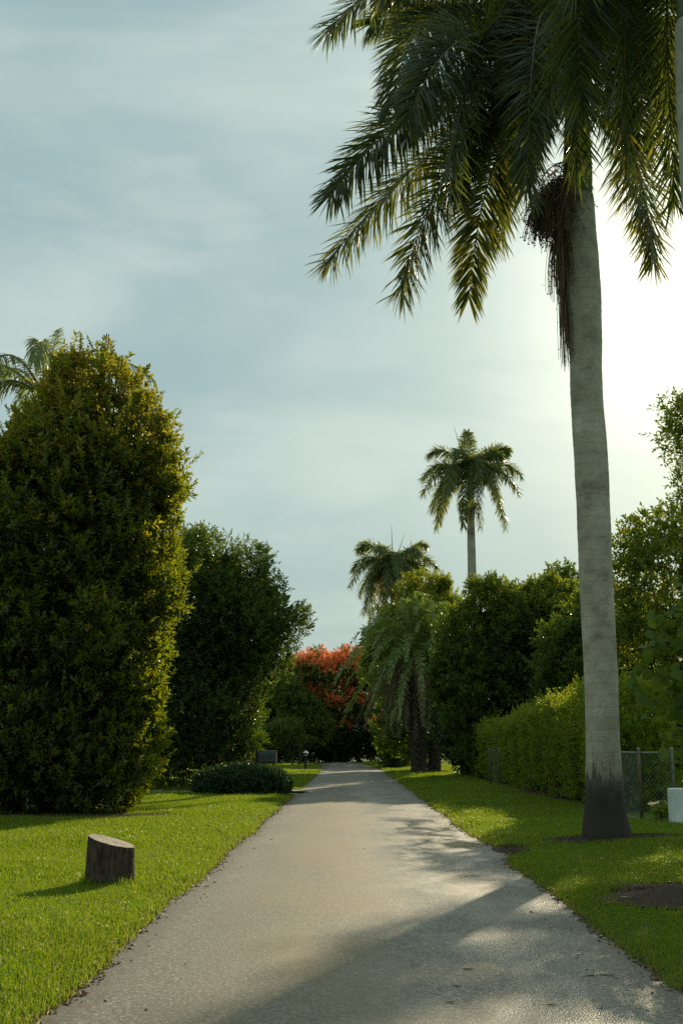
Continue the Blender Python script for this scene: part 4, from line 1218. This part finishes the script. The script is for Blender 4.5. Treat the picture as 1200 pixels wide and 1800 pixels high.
#        azimuth reach rise drop old
far = [(180, .80, .52, .42, 0), (95, .25, .62, .98, 0), (10, .78, .50, .55, 0), (-8, .98, .28, .02, 0), (172, .92, .28, .0, 0), (200, 1.0, .18, -.42, 0), (-25, .95, .12, -.38, 0),
       (230, .9, .15, -.55, 0), (-60, .85, .15, -.5, 0), (262, .7, .2, -.62, 0), (-85, .75, .3, -.3, 0), (60, .8, .3, .1, 0), (120, .8, .3, .0, 0), (40, .85, .1, -.45, 0),
       (150, .85, .05, -.55, 0), (215, .76, .02, -.95, 1), (-40, .72, .05, -.92, 1), (185, .68, .0, -1.0, 1), (-5, .66, .0, -.98, 0), (250, .55, .0, -1.05, 1), (-75, .5, .05, -1.05, 1), (245, .9, .38, .25, 0), (-50, .9, .38, .2, 0)]
generic_palm('royal_palm', (7.2, 66.5), 17.4, 0.27, far, 'tall royal palm standing clear against the sky above the dome tree', [M['frond_far'], M['frond_old']], 110, spears=((-0.9, 3.2),), Lf=3.1, Lmax=0.82, w=0.055, n=72, rows=2, droop=0.35)
generic_palm('royal_palm', (3.3, 86), 14.9, 0.26, [s for i, s in enumerate(far) if i not in (1,)] + [(200, .6, .0, -1.05, 1), (160, .55, -.05, -1.15, 1), (230, .5, 0, -1.1, 1)], 'shorter shaggy royal palm left of the tall one, half hidden by the yellow-green tree',
             [M['frond_far'], M['frond_old']], 111, spears=((-0.1, 3.4), (0.9, 2.7)), Lf=3.4, Lmax=0.9, w=0.07, n=60, rows=2, droop=0.35)
coco = [(170, 1.0, .38, .12, 0), (200, 1.0, .30, -.25, 0), (140, .95, .42, .2, 0), (90, .4, .55, .85, 0), (20, 1.0, .42, .30, 0), (-10, 1.0, .35, .0, 0), (240, .95, .28, -.35, 0), (-50, .95, .3, -.2, 0), (275, .8, .4, .1, 0), (60, .9, .4, .2, 0), (190, .9, .1, -.6, 0), (120, .9, .3, -.1, 0),
        (-30, .9, .1, -.5, 0), (110, .45, .5, .75, 0), (220, .9, .05, -.62, 1)]
generic_palm('coconut_palm', (-9.5, 34), 12.2, 0.16, coco, 'feathery coconut palm crown peeping over the dense tree at the left edge', [M['frond_far'], M['frond_old']], 112, n=60, Lmax=0.62, w=0.045, shaft=0.5, Lf=3.3, group='coconut palm', fruit=False, plume=0.12, droop=0.75, trunkmat=M['bark'], matp=0.05)


def date_palm():
    rng = np.random.default_rng(120)
    bx_, by_ = 4.0, 69.0
    off = np.array([bx_, by_, 0.08])
    root = empty('date_palm', tuple(off), 'broad date palm with arching fronds and twin trunks on the right verge', 'palm tree')
    zc = 6.5
    for (a, b, r) in (((4.05, 69.0), (3.95, 69.0), 0.42), ((5.0, 69.6), (5.3, 69.6), 0.36)):
        z = np.linspace(-0.05, zc if r > 0.4 else 5.9, 40)
        c = np.stack([np.interp(z, [0, zc], [a[0], b[0]]), np.full(40, a[1]), z], -1)
        rad = r * (1 + 0.25 * np.exp(-z / 0.5) + 0.05 * np.sin(z * 22))
        g = Geo()
        tube(g, c - off, rad, 18)
        # cut leaf bases round the trunk
        for k in range(150):
            az, zz = k * 2.4, 0.3 + 5.0 * k / 150
            p = np.array([np.interp(zz, [0, zc], [a[0], b[0]]), a[1], zz]) + r * 0.95 * np.array([math.cos(az), math.sin(az), 0]) - off
            o = np.array([math.cos(az), math.sin(az), 1.1]) * 0.13
            s = np.array([-math.sin(az), math.cos(az), 0]) * 0.08
            g.add([p - s, p + s, p + o + s * 0.6, p + o - s * 0.6, p + [0, 0, 0.16]], [[0, 1, 2, 3]], [[0, 3, 4], [1, 4, 2], [3, 2, 4]])
        g.build('trunk', M['date_trunk'], root)
    n = 128
    for i in range(n):
        u = (i + 0.5) / n
        az = i * 2.39996 + rng.uniform(-0.15, 0.15)
        el = R(82 - 150 * u ** 0.9)
        L = 5.2 * rng.uniform(0.88, 1.08) * (1.0 if u < 0.75 else 0.88)
        h = np.array([math.cos(az), math.sin(az), 0])
        cx = bx_ if (i % 4) else bx_ + 1.2
        P0 = np.array([cx, by_ + (0.0 if i % 4 else 0.5), zc + 0.35 * (1 - u)])
        m = P0 + (h * math.cos(el) + UP * math.sin(el)) * L * 0.52 + UP * 0.10 * L
        e = P0 + (h * math.cos(el) * 1.0 + UP * math.sin(el)) * L * 0.92 - UP * L * (0.22 + 0.14 * math.cos(el))
        if e[2] < 1.4:
            e[2] = 1.4 + rng.uniform(0, 0.5)
            m[2] = max(m[2], 3.6)
        dead = u > 0.70
        if u > 0.74:
            h2 = 0.6 + 1.7 * rng.random()
            m = P0 + h * h2 * 0.85 - UP * 0.6
            e = P0 + h * h2 * 1.05 - UP * rng.uniform(3.2, 4.4)
        frond(root, off, P0, m, e, 52, 0.5, 0.06, rng, [M['frond_dead'] if dead else M['date']], plume=0.3, droop=0.12, rib=0.04, start=0.12, twist=rng.uniform(-0.7, 0.7))


date_palm()


# ------------------------------------------------------------------ round-leaved shrub at the right edge
def round_leaf_shrub():
    rng = np.random.default_rng(130)
    cx, cy = 5.9, 16.3
    off = np.array([cx, cy, 0.09])
    root = empty('round_leaf_shrub', tuple(off), 'shrub with large round leathery leaves at the right edge', 'shrub')
    blobs = [(5.2, 16.2, 2.45, 1.0, 1.0, 0.95), (5.45, 16.4, 3.2, 0.9, 0.9, 0.75), (6.5, 16.5, 2.4, 1.1, 1.0, 1.4), (5.75, 16.4, 3.85, 0.85, 0.8, 0.6)]  # last blob is out of view, added to shade the near right asphalt
    t = Geo()
    limbs(t, (0, 0, 0), np.array(blobs) - np.array([*off, 0, 0, 0]), 0.06, rng, 0.35, 5)
    t.build('branches', M['bark'], root, smooth=True)
    k = 10
    a = np.arange(k) * 2 * math.pi / k
    rim = np.stack([0.5 * np.cos(a) + 0.5, 0.53 * np.sin(a), 0.10 * np.abs(np.sin(a))], -1)
    rim[5] = (0.06, 0, 0)
    V = np.concatenate([[[0, 0, -0.03], [0.3, 0, 0], [0.7, 0, 0.0]], rim])
    F = [[2, 3 + j, 3 + (j + 1) % k] for j in (0, 1, 8, 9)] + [[1, 3 + j, 3 + (j + 1) % k] for j in (3, 4, 5, 6)] + [[1, 2, 5], [2, 1, 11]]
    F += [[1, 5, 6], [2, 4, 5], [1, 10, 11], [2, 11, 12]]
    F = [list(x) for x in {tuple(sorted(f)): f for f in F}.values()]
    me = Geo().add(V, F).mesh('leaf', M['seagrape'], smooth=True)
    P, Nn = blob_points(rng, blobs, 900, 0.3, 0.12, 130)
    score = P[:, 0] + 0.7 * P[:, 1]
    order = np.argsort(score)
    from mathutils import Matrix
    ng = Geo()
    for c, idx in enumerate(order):
        p, n = P[idx], Nn[idx]
        A = nrm(n * 0.5 + rng.normal(0, 0.5, 3) + np.array([0, 0, 0.25]))
        N = nrm(n + np.array([0, 0, 0.5]) + rng.normal(0, 0.35, 3))
        S = nrm(np.cross(N, A))
        N = np.cross(A, S)
        s = rng.uniform(0.11, 0.19)
        if c < 300:
            o = bpy.data.objects.new('leaf', me)
            COL.objects.link(o)
            o.parent = root
            q = p - off
            o.matrix_local = Matrix(((A[0] * s, S[0] * s, N[0] * s, q[0]), (A[1] * s, S[1] * s, N[1] * s, q[1]), (A[2] * s, S[2] * s, N[2] * s, q[2]), (0, 0, 0, 1)))
        else:
            ng.add((p - off) + (V[:, :1] * A + V[:, 1:2] * S + V[:, 2:] * N) * s, F)
    m = 700
    Pi, _ = blob_points(rng, blobs, m, 0.3, 0.1, 130, inside=True)
    leaves(ng, Pi - off, nrm(rng.normal(0, 1, (m, 3))), nrm(rng.normal(0, 1, (m, 3))), 0.22, 0.2)
    tag(ng.build('foliage', M['seagrape'], root, smooth=True), kind='stuff')


round_leaf_shrub()


# ------------------------------------------------------------------ stump
def stump():
    rng = np.random.default_rng(140)
    cx, cy = -2.77, 13.68
    root = empty('tree_stump', (cx, cy, 0.05), 'short dark tree stump with slanting sawn top on the sunlit lawn', 'stump')
    seg, rows = 48, 12
    a = np.arange(seg) * 2 * math.pi / seg
    fur = 0.006 * np.sin(9 * a + 1) + 0.004 * np.sin(17 * a) + 0.003 * np.sin(23 * a + 2)
    rad0 = 0.262 * (1 + 0.05 * np.sin(2 * a + 0.6) + 0.03 * np.sin(3 * a)) + fur

    def top(x, y):
        return 0.475 - 0.28 * x + 0.04 * y                # the cut falls to the right and slightly to the front
    V = []
    for r in range(rows):
        v = r / (rows - 1)
        rr_ = rad0 * (1.0 + 0.10 * (1 - v) ** 3 - 0.01 * v) + rng.normal(0, 0.0025, seg)
        if r == rows - 1:
            rr_ = rr_ - 0.008
        x, y = rr_ * np.cos(a), rr_ * np.sin(a)
        z = -0.08 + (top(x, y) + 0.08) * v
        V.append(np.stack([x, y, z], -1))
    V = np.concatenate(V)
    i = np.arange(rows - 1)[:, None] * seg
    j = np.arange(seg)[None]
    q = np.stack([i + j, i + (j + 1) % seg, i + seg + (j + 1) % seg, i + seg + j], -1).reshape(-1, 4)
    Geo().add(V, q).build('bark', M['stump_bark'], root, smooth=True)
    ring = V[-seg:]
    W = [[[0, 0, top(0, 0) + 0.004]]]
    for s in (0.35, 0.7, 1.0):
        x, y = ring[:, 0] * s, ring[:, 1] * s
        W.append(np.stack([x, y, top(x, y) + 0.003 * (s < 1) + rng.normal(0, 0.0015, seg) * (s < 1)], -1))
    W = np.concatenate(W)
    f1 = [[0, 1 + k, 1 + (k + 1) % seg] for k in range(seg)]
    f2 = [[1 + b * seg + k, 1 + (b + 1) * seg + k, 1 + (b + 1) * seg + (k + 1) % seg, 1 + b * seg + (k + 1) % seg] for b in range(2) for k in range(seg)]
    Geo().add(W, f1, f2).build('sawn_face', M['cut'], root)
    g = Geo()
    P = []
    for k in range(260):
        t = rng.uniform(0, 6.28)
        r = 0.29 + rng.exponential(0.03)
        P.append((r * math.cos(t), r * math.sin(t), -0.01))
    P = np.array(P) + np.array([cx, cy, 0.05])
    blades(g, P, rng.uniform(0.07, 0.17, len(P)), np.full(len(P), 0.009), rng.uniform(0.1, 0.6, len(P)), rng)
    tag(g.build('grass', M['grass']), 'taller grass tufts round the foot of the stump', 'grass', kind='stuff')


stump()


# ------------------------------------------------------------------ mailbox, lamp, rock
def mailbox():
    x, y = -3.5, 43.7
    root = empty('mailbox', (x, y, 0.01), 'dark green arched mailbox on wooden posts behind the clipped bush', 'mailbox')
    k = 10
    a = np.linspace(0, math.pi, k)
    sec = [(-0.17, 0.0)] + [(-0.17 * math.cos(t), 0.24 + 0.17 * math.sin(t)) for t in a] + [(0.17, 0.0)]
    n = len(sec)
    V = [(0.08, s[0], 1.03 + s[1]) for s in sec] + [(0.72, s[0], 1.03 + s[1]) for s in sec]
    q = [[j, (j + 1) % n, n + (j + 1) % n, n + j] for j in range(n)]
    Geo().add(V, q, [list(range(n - 1, -1, -1))], [list(range(n, 2 * n))]).build('box', M['mail'], root)
    V = [(0.722, s[0] * 1.06, 1.03 + s[1] * 1.03 - 0.005) for s in sec] + [(0.745, s[0] * 1.06, 1.03 + s[1] * 1.03 - 0.005) for s in sec]
    d = Geo().add(V, q, [list(range(n - 1, -1, -1))], [list(range(n, 2 * n))]).build('door', M['mail'], root)
    g = Geo()
    box(g, (0.745, -0.03, 1.33), (0.765, 0.03, 1.36))
    g.build('handle', M['metal'], d)
    g = Geo()
    box(g, (-0.05, -0.055, -0.1), (0.06, 0.055, 1.49), 0.012)
    g.build('post', M['dark_post'], root)
    g = Geo()
    box(g, (0.24, -0.05, -0.1), (0.34, 0.05, 0.965), 0.01)
    g.build('post', M['dark_post'], root)
    g = Geo()
    box(g, (0.065, -0.15, 0.97), (0.70, 0.15, 1.025))
    g.build('shelf_board', M['dark_post'], root)
    g = Geo()
    tube(g, bez((0.34, 0, 0.62), (0.55, 0, 0.72), (0.62, 0, 0.96), 8), 0.022, 6)
    g.build('bracket', M['dark_post'], root, smooth=True)
    g = Geo()
    box(g, (0.5, -0.195, 1.12), (0.515, -0.18, 1.34))
    box(g, (0.515, -0.195, 1.27), (0.58, -0.18, 1.34))
    g.build('flag', M['mail'], root)


mailbox()


def lamp_post():
    root = empty('garden_lamp_post', (-2.97, 77.9, 0.05), 'small garden lamp on a dark post with pale cap on the far left lawn', 'lamp post')
    g = Geo()
    box(g, (-0.07, -0.07, -0.1), (0.07, 0.07, 0.86), 0.015)
    g.build('post', M['dark_post'], root)
    lan = Geo()
    box(lan, (-0.11, -0.11, 0.865), (0.11, 0.11, 0.90))
    for sx in (-1, 1):
        for sy in (-1, 1):
            box(lan, (sx * 0.1 - 0.012, sy * 0.1 - 0.012, 0.90), (sx * 0.1 + 0.012, sy * 0.1 + 0.012, 1.12))
    lo_ = lan.build('lantern', M['dark_post'], root)
    g = Geo()
    box(g, (-0.085, -0.085, 0.903), (0.085, 0.085, 1.118))
    g.build('glass', M['glass'], lo_)
    g = Geo()
    s = 0.19
    g.add([(-s, -s, 1.125), (s, -s, 1.125), (s, s, 1.125), (-s, s, 1.125), (-.05, -.05, 1.24), (.05, -.05, 1.24), (.05, .05, 1.24), (-.05, .05, 1.24), (0, 0, 1.33)],
          [[3, 2, 1, 0], [0, 1, 5, 4], [1, 2, 6, 5], [2, 3, 7, 6], [3, 0, 4, 7]], [[4, 5, 8], [5, 6, 8], [6, 7, 8], [7, 4, 8]])
    g.build('cap', M['lamp_white'], root)
    g = Geo()
    box(g, (0.115, -0.02, 0.95), (0.15, 0.02, 1.12))
    g.build('bracket', M['lamp_white'], root)


lamp_post()


def small_post(x, y, h, label, w=0.1):
    root = empty('marker_post', (x, y, 0.04), label, 'post')
    g = Geo()
    box(g, (-w / 2, -w / 2, -0.1), (w / 2, w / 2, h), 0.02)
    g.build('post', M['dark_post'], root)
    g = Geo()
    box(g, (-w * 1.6, -w, h + 0.002), (w * 1.6, w, h + 0.22), 0.03)
    g.build('head', M['mail'], root)


small_post(-3.4, 104.5, 0.75, 'small dark post at the far left bend of the lane')


def rock():
    rng = np.random.default_rng(150)
    root = empty('boulder', (-2.62, 45.6, 0.02), 'low brown boulder beside the driveway mouth', 'boulder')
    n, m = 16, 9
    V = []
    for i in range(m):
        th = math.pi * i / (m - 1)
        for j in range(n):
            ph = 2 * math.pi * j / n
            d = np.array([math.sin(th) * math.cos(ph), math.sin(th) * math.sin(ph), math.cos(th)])
            r = 1 + 0.13 * lump(d[None], 5, freq=2.2)[0] + 0.06 * lump(d[None], 6, freq=5)[0]
            V.append(d * r * np.array([0.36, 0.3, 0.24]) + [0, 0, 0.12])
    q = [[i * n + j, (i + 1) * n + j, (i + 1) * n + (j + 1) % n, i * n + (j + 1) % n] for i in range(m - 1) for j in range(n)]
    Geo().add(V, q).build('rock', M['rock'], root)


rock()


# ------------------------------------------------------------------ fences, wall
def wires(p0, p1, z0, z1, pitch, r=0.0017):
    """two families of diagonal wires between two posts"""
    p0, p1 = np.array(p0, float), np.array(p1, float)
    W = np.linalg.norm(p1 - p0)
    u = (p1 - p0) / W
    H = z1 - z0
    g = Geo()
    nrm_ = np.array([-u[1], u[0]])
    for sg, o in ((1, 0.002), (-1, -0.002)):
        k = -H
        while k < W + H:
            s0, s1 = (k, k + H) if sg > 0 else (k + H, k)
            pts = []
            for t in (0, 1):
                pts.append((s0 + (s1 - s0) * t, z0 + H * t))
            (a, za), (b, zb) = pts
            lo_, hi_ = max(min(a, b), 0), min(max(a, b), W)
            if hi_ - lo_ > 0.01:
                def zat(s):
                    return za + (zb - za) * (s - a) / (b - a)
                P = [np.array([*(p0 + u * s + nrm_ * o), zat(s)]) for s in (lo_, hi_)]
                tube(g, P, r, 4, caps=False)
            k += pitch
    return g


def fence(name, loc, runs, h, label, cat, postmats, pitch=0.095, group=None, cap=True):
    """runs: list of (x0,y0,x1,y1); posts at the ends"""
    off = np.array([*loc, 0.05])
    root = empty(name, tuple(off), label, cat, group)
    seen = []
    for (x0, y0, x1, y1) in runs:
        for (x, y) in ((x0, y0), (x1, y1)):
            if (x, y) in seen:
                continue
            seen.append((x, y))
            g = Geo()
            r = 0.036
            z = np.array([-0.15, h + 0.02, h + 0.05, h + 0.075, h + 0.085])
            tube(g, np.stack([np.full(5, x), np.full(5, y), z], -1) - [off[0], off[1], 0], [r, r, r * 1.15, r * 0.9, r * 0.3], 12)
            g.build('post', postmats[min(len(seen) - 1, len(postmats) - 1)], root, smooth=True)
        d = nrm(np.array([x1 - x0, y1 - y0]))
        a, b = np.array([x0, y0]) + d * 0.04, np.array([x1, y1]) - d * 0.04
        for z, nm in ((h - 0.03, 'top_rail'), (0.08, 'bottom_rail')):
            g = Geo()
            tube(g, [[*(a - off[:2]), z], [*((a + b) / 2 - off[:2]), z + 0.004], [*(b - off[:2]), z]], 0.021, 8)
            g.build(nm, M['metal'], root, smooth=True)
        tag(wires(a - off[:2], b - off[:2], 0.1, h - 0.05, pitch).build('wire_mesh', M['metal'], root), kind='stuff')
    return root


fence('chain_link_fence', (5.98, 24.2), [(5.98, 24.2, 6.68, 24.25), (5.98, 24.2, 5.9, 26.9)], 1.45, 'chain-link fence corner right of the big palm trunk', 'fence', [M['rust_post'], M['metal']], group='chain-link fencing')
fence('chain_link_gate', (5.65, 45.9), [(5.5, 45.9, 5.84, 45.9)], 1.4, 'narrow chain-link gate panel between the two hedges', 'gate', [M['metal']], 0.07, group='chain-link fencing')
fence('chain_link_gate', (6.1, 62.6), [(5.92, 62.6, 6.36, 62.6)], 1.55, 'far chain-link panel beyond the far hedge, near the date palm', 'gate', [M['metal']], 0.08, group='chain-link fencing')


def white_wall():
    root = empty('low_white_wall', (6.4, 23.3, 0.09), 'low white concrete wall stub at the right edge', 'wall')
    g = Geo()
    box(g, (-0.08, -0.12, -0.15), (2.2, 0.12, 0.70), 0.02)
    g.build('wall', M['white_wall'], root)
    g = Geo()
    box(g, (0.35, 0.18, -0.1), (0.42, 0.25, 1.02), 0.01)
    g.build('stake', M['metal'], root)


white_wall()


# ------------------------------------------------------------------ litter
def litter():
    rng = np.random.default_rng(160)
    data = [(0.70, 8.04, 0.11, 'curled brown leaf on the asphalt, middle of the three in the near light patch', 'dead_leaf'),
            (0.62, 7.55, 0.10, 'brown leaf nearest the viewer in the light patch on the asphalt', 'dead_leaf'),
            (0.84, 8.63, 0.13, 'long brown leaf farthest of the three in the near light patch', 'dead_leaf'),
            (1.24, 7.52, 0.10, 'dark leaf lying in the shade on the near right asphalt', 'dead_leaf'),
            (1.34, 9.79, 0.06, 'tiny leaf on the asphalt just past the light patch', 'dead_leaf'),
            (0.22, 18.36, 0.09, 'small dark leaf on the sunlit middle of the lane', 'dead_leaf'),
            (1.10, 11.35, 0.07, 'small leaf at the edge of the trunk shadow on the lane', 'dead_leaf'),
            (3.39, 16.02, 0.12, 'pale bright leaf on the shaded verge grass', 'pale_leaf'),
            (2.75, 12.01, 0.12, 'pale leaf beside the mulch bed', 'pale_leaf'),
            (2.06, 44.2, 0.2, 'brown leaf on the far right edge of the lane', 'dead_leaf'),
            (-1.92, 9.63, 0.16, 'dry pale straw piece at the left edge of the lane', 'pale_leaf')]
    for x, y, s, lab, mt in data:
        s = s * 0.7
        on_road = road_l(np.array(y)) < x < road_r(np.array(y))
        tq = (x - road_l(np.array(y))) / (road_r(np.array(y)) - road_l(np.array(y)))
        z = 0.004 + 0.035 * (1 - (2 * tq - 1) ** 2) + 0.003 if on_road else float(hgt(np.array(x), np.array(y))) + 0.06
        V, F = [], []
        k = 6
        for i in range(k + 1):
            u = i / k
            w = 0.17 * math.sin(math.pi * (0.06 + 0.9 * u)) * s
            c = np.array([(u - 0.5) * s, 0.02 * s * math.sin(5 * u), 0.06 * s * (2 * u - 1) ** 2])
            V += [c + [0, -w, 0.35 * w], c, c + [0, w, 0.45 * w]]
        for i in range(k):
            F += [[3 * i, 3 * i + 3, 3 * i + 4, 3 * i + 1], [3 * i + 1, 3 * i + 4, 3 * i + 5, 3 * i + 2]]
        o = Geo().add(V, F).build('fallen_leaf', M[mt], loc=(x, y, float(z)))
        o.rotation_euler = (0, 0, rng.uniform(-0.6, 0.6))
        tag(o, lab, 'leaf', 'fallen leaves')
    g = Geo()
    tube(g, bez((-0.1, -0.04, 0.006), (0.0, 0.0, 0.012), (0.13, 0.03, 0.006), 7), np.linspace(0.004, 0.002, 7), 5)
    tube(g, bez((0.03, 0.005, 0.01), (0.09, -0.06, 0.015), (0.13, -0.12, 0.006), 5), np.linspace(0.003, 0.0015, 5), 5)
    o = g.build('fallen_twig', M['bark'], loc=(1.73, 8.52, 0.012))
    tag(o, 'thin forked twig on the shaded near right asphalt', 'twig')


litter()



def edge_debris():
    """crumbs of soil, grit and dry grass caught along both edges of the lane"""
    rng = np.random.default_rng(170)
    g = Geo()
    for side in (-1, 1):
        n = 3200
        y = 4 + 34 * rng.random(n) ** 1.5
        e = road_l(y) if side < 0 else road_r(y)
        d = rng.normal(-0.01, 0.05, n) + np.where(rng.random(n) < 0.08, rng.exponential(0.14, n), 0)
        x = e - side * d
        z = np.where(d > 0, 0.006 + 0.035 * (1 - (2 * np.clip(d / 4.0, 0, 1) - 1) ** 2), np.maximum(hgt(x, y), 0.0) + 0.004)
        size = rng.uniform(0.004, 0.014, n) * np.where((rng.random(n) < 0.06) & (d < 0.06), 1.8, 1)
        a = rng.uniform(0, 6.28, n)
        lng = np.where(rng.random(n) < 0.3, 3.2, 1.0)
        U = np.stack([np.cos(a), np.sin(a), np.zeros(n)], -1) * (size * lng)[:, None]
        W = np.stack([-np.sin(a), np.cos(a), np.zeros(n)], -1) * (size * 0.7)[:, None]
        P = np.stack([x, y, z], -1)
        top = P + UPV * (size * 0.8)[:, None]
        V = np.stack([P - U, P + W, P + U, P - W, top], 1).reshape(-1, 3)
        k = np.arange(n)[:, None] * 5
        mm = (rng.random(n) < 0.35).astype(int)
        for f in ([0, 3, 4], [3, 2, 4], [2, 1, 4], [1, 0, 4]):
            g.f.append(k + np.array([f]) + g.n)
            g.m.append(mm)
        g.v.append(V)
        g.n += len(V)
    tag(g.build('edge_debris', [M['soil_crumb'], M['dead_leaf']]), 'soil crumbs and dry bits along the lane edges', 'debris', kind='stuff')


UPV = np.array([0, 0, 1.0])
M['soil_crumb'] = noise_mat('soil_crumb', (0.03, 0.02, 0.012), (0.11, 0.08, 0.055), 30, 0.95, 0.0)
edge_debris()


def bed_chips():
    """loose bark chips and clods lying on the bare beds"""
    rng = np.random.default_rng(171)
    g = Geo()
    for cx, cy, rx, ry_, n in ((3.75, 12.55, 1.15, 1.05, 1500), (4.45, 19.55, 1.35, 0.62, 900), (2.5, 18.4, 0.25, 0.75, 250)):
        r, a = np.sqrt(rng.random(n)) * 1.08, rng.uniform(0, 6.28, n)
        x, y = cx + rx * r * np.cos(a), cy + ry_ * r * np.sin(a)
        k2 = x > road_r(y)
        x, y, r = x[k2], y[k2], r[k2]
        n = len(x)
        P = np.stack([x, y, np.maximum(hgt(x, y), 0) + 0.025 + 0.045 * np.clip(1 - r * r, 0, 1)], -1)
        U = nrm(rng.normal(0, 1, (n, 3)) * [1, 1, 0.35]) * rng.uniform(0.008, 0.03, n)[:, None]
        W = nrm(np.cross(U, rng.normal(0, 1, (n, 3)))) * rng.uniform(0.004, 0.011, n)[:, None]
        T = nrm(np.cross(U, W)) * rng.uniform(0.003, 0.008, n)[:, None]
        V = np.stack([P - U, P + W, P + U, P - W, P + T, P - T], 1).reshape(-1, 3)
        k = np.arange(n)[:, None] * 6
        mm = (rng.random(n) < 0.25).astype(int)
        for f in ([0, 3, 4], [3, 2, 4], [2, 1, 4], [1, 0, 4], [3, 0, 5], [2, 3, 5], [1, 2, 5], [0, 1, 5]):
            g.f.append(k + np.array([f]) + g.n)
            g.m.append(mm)
        g.v.append(V)
        g.n += len(V)
    tag(g.build('bark_chips', [M['mulch'], M['dead_leaf']]), 'loose bark chips and clods on the bare beds of the verge', 'chips', kind='stuff')


bed_chips()
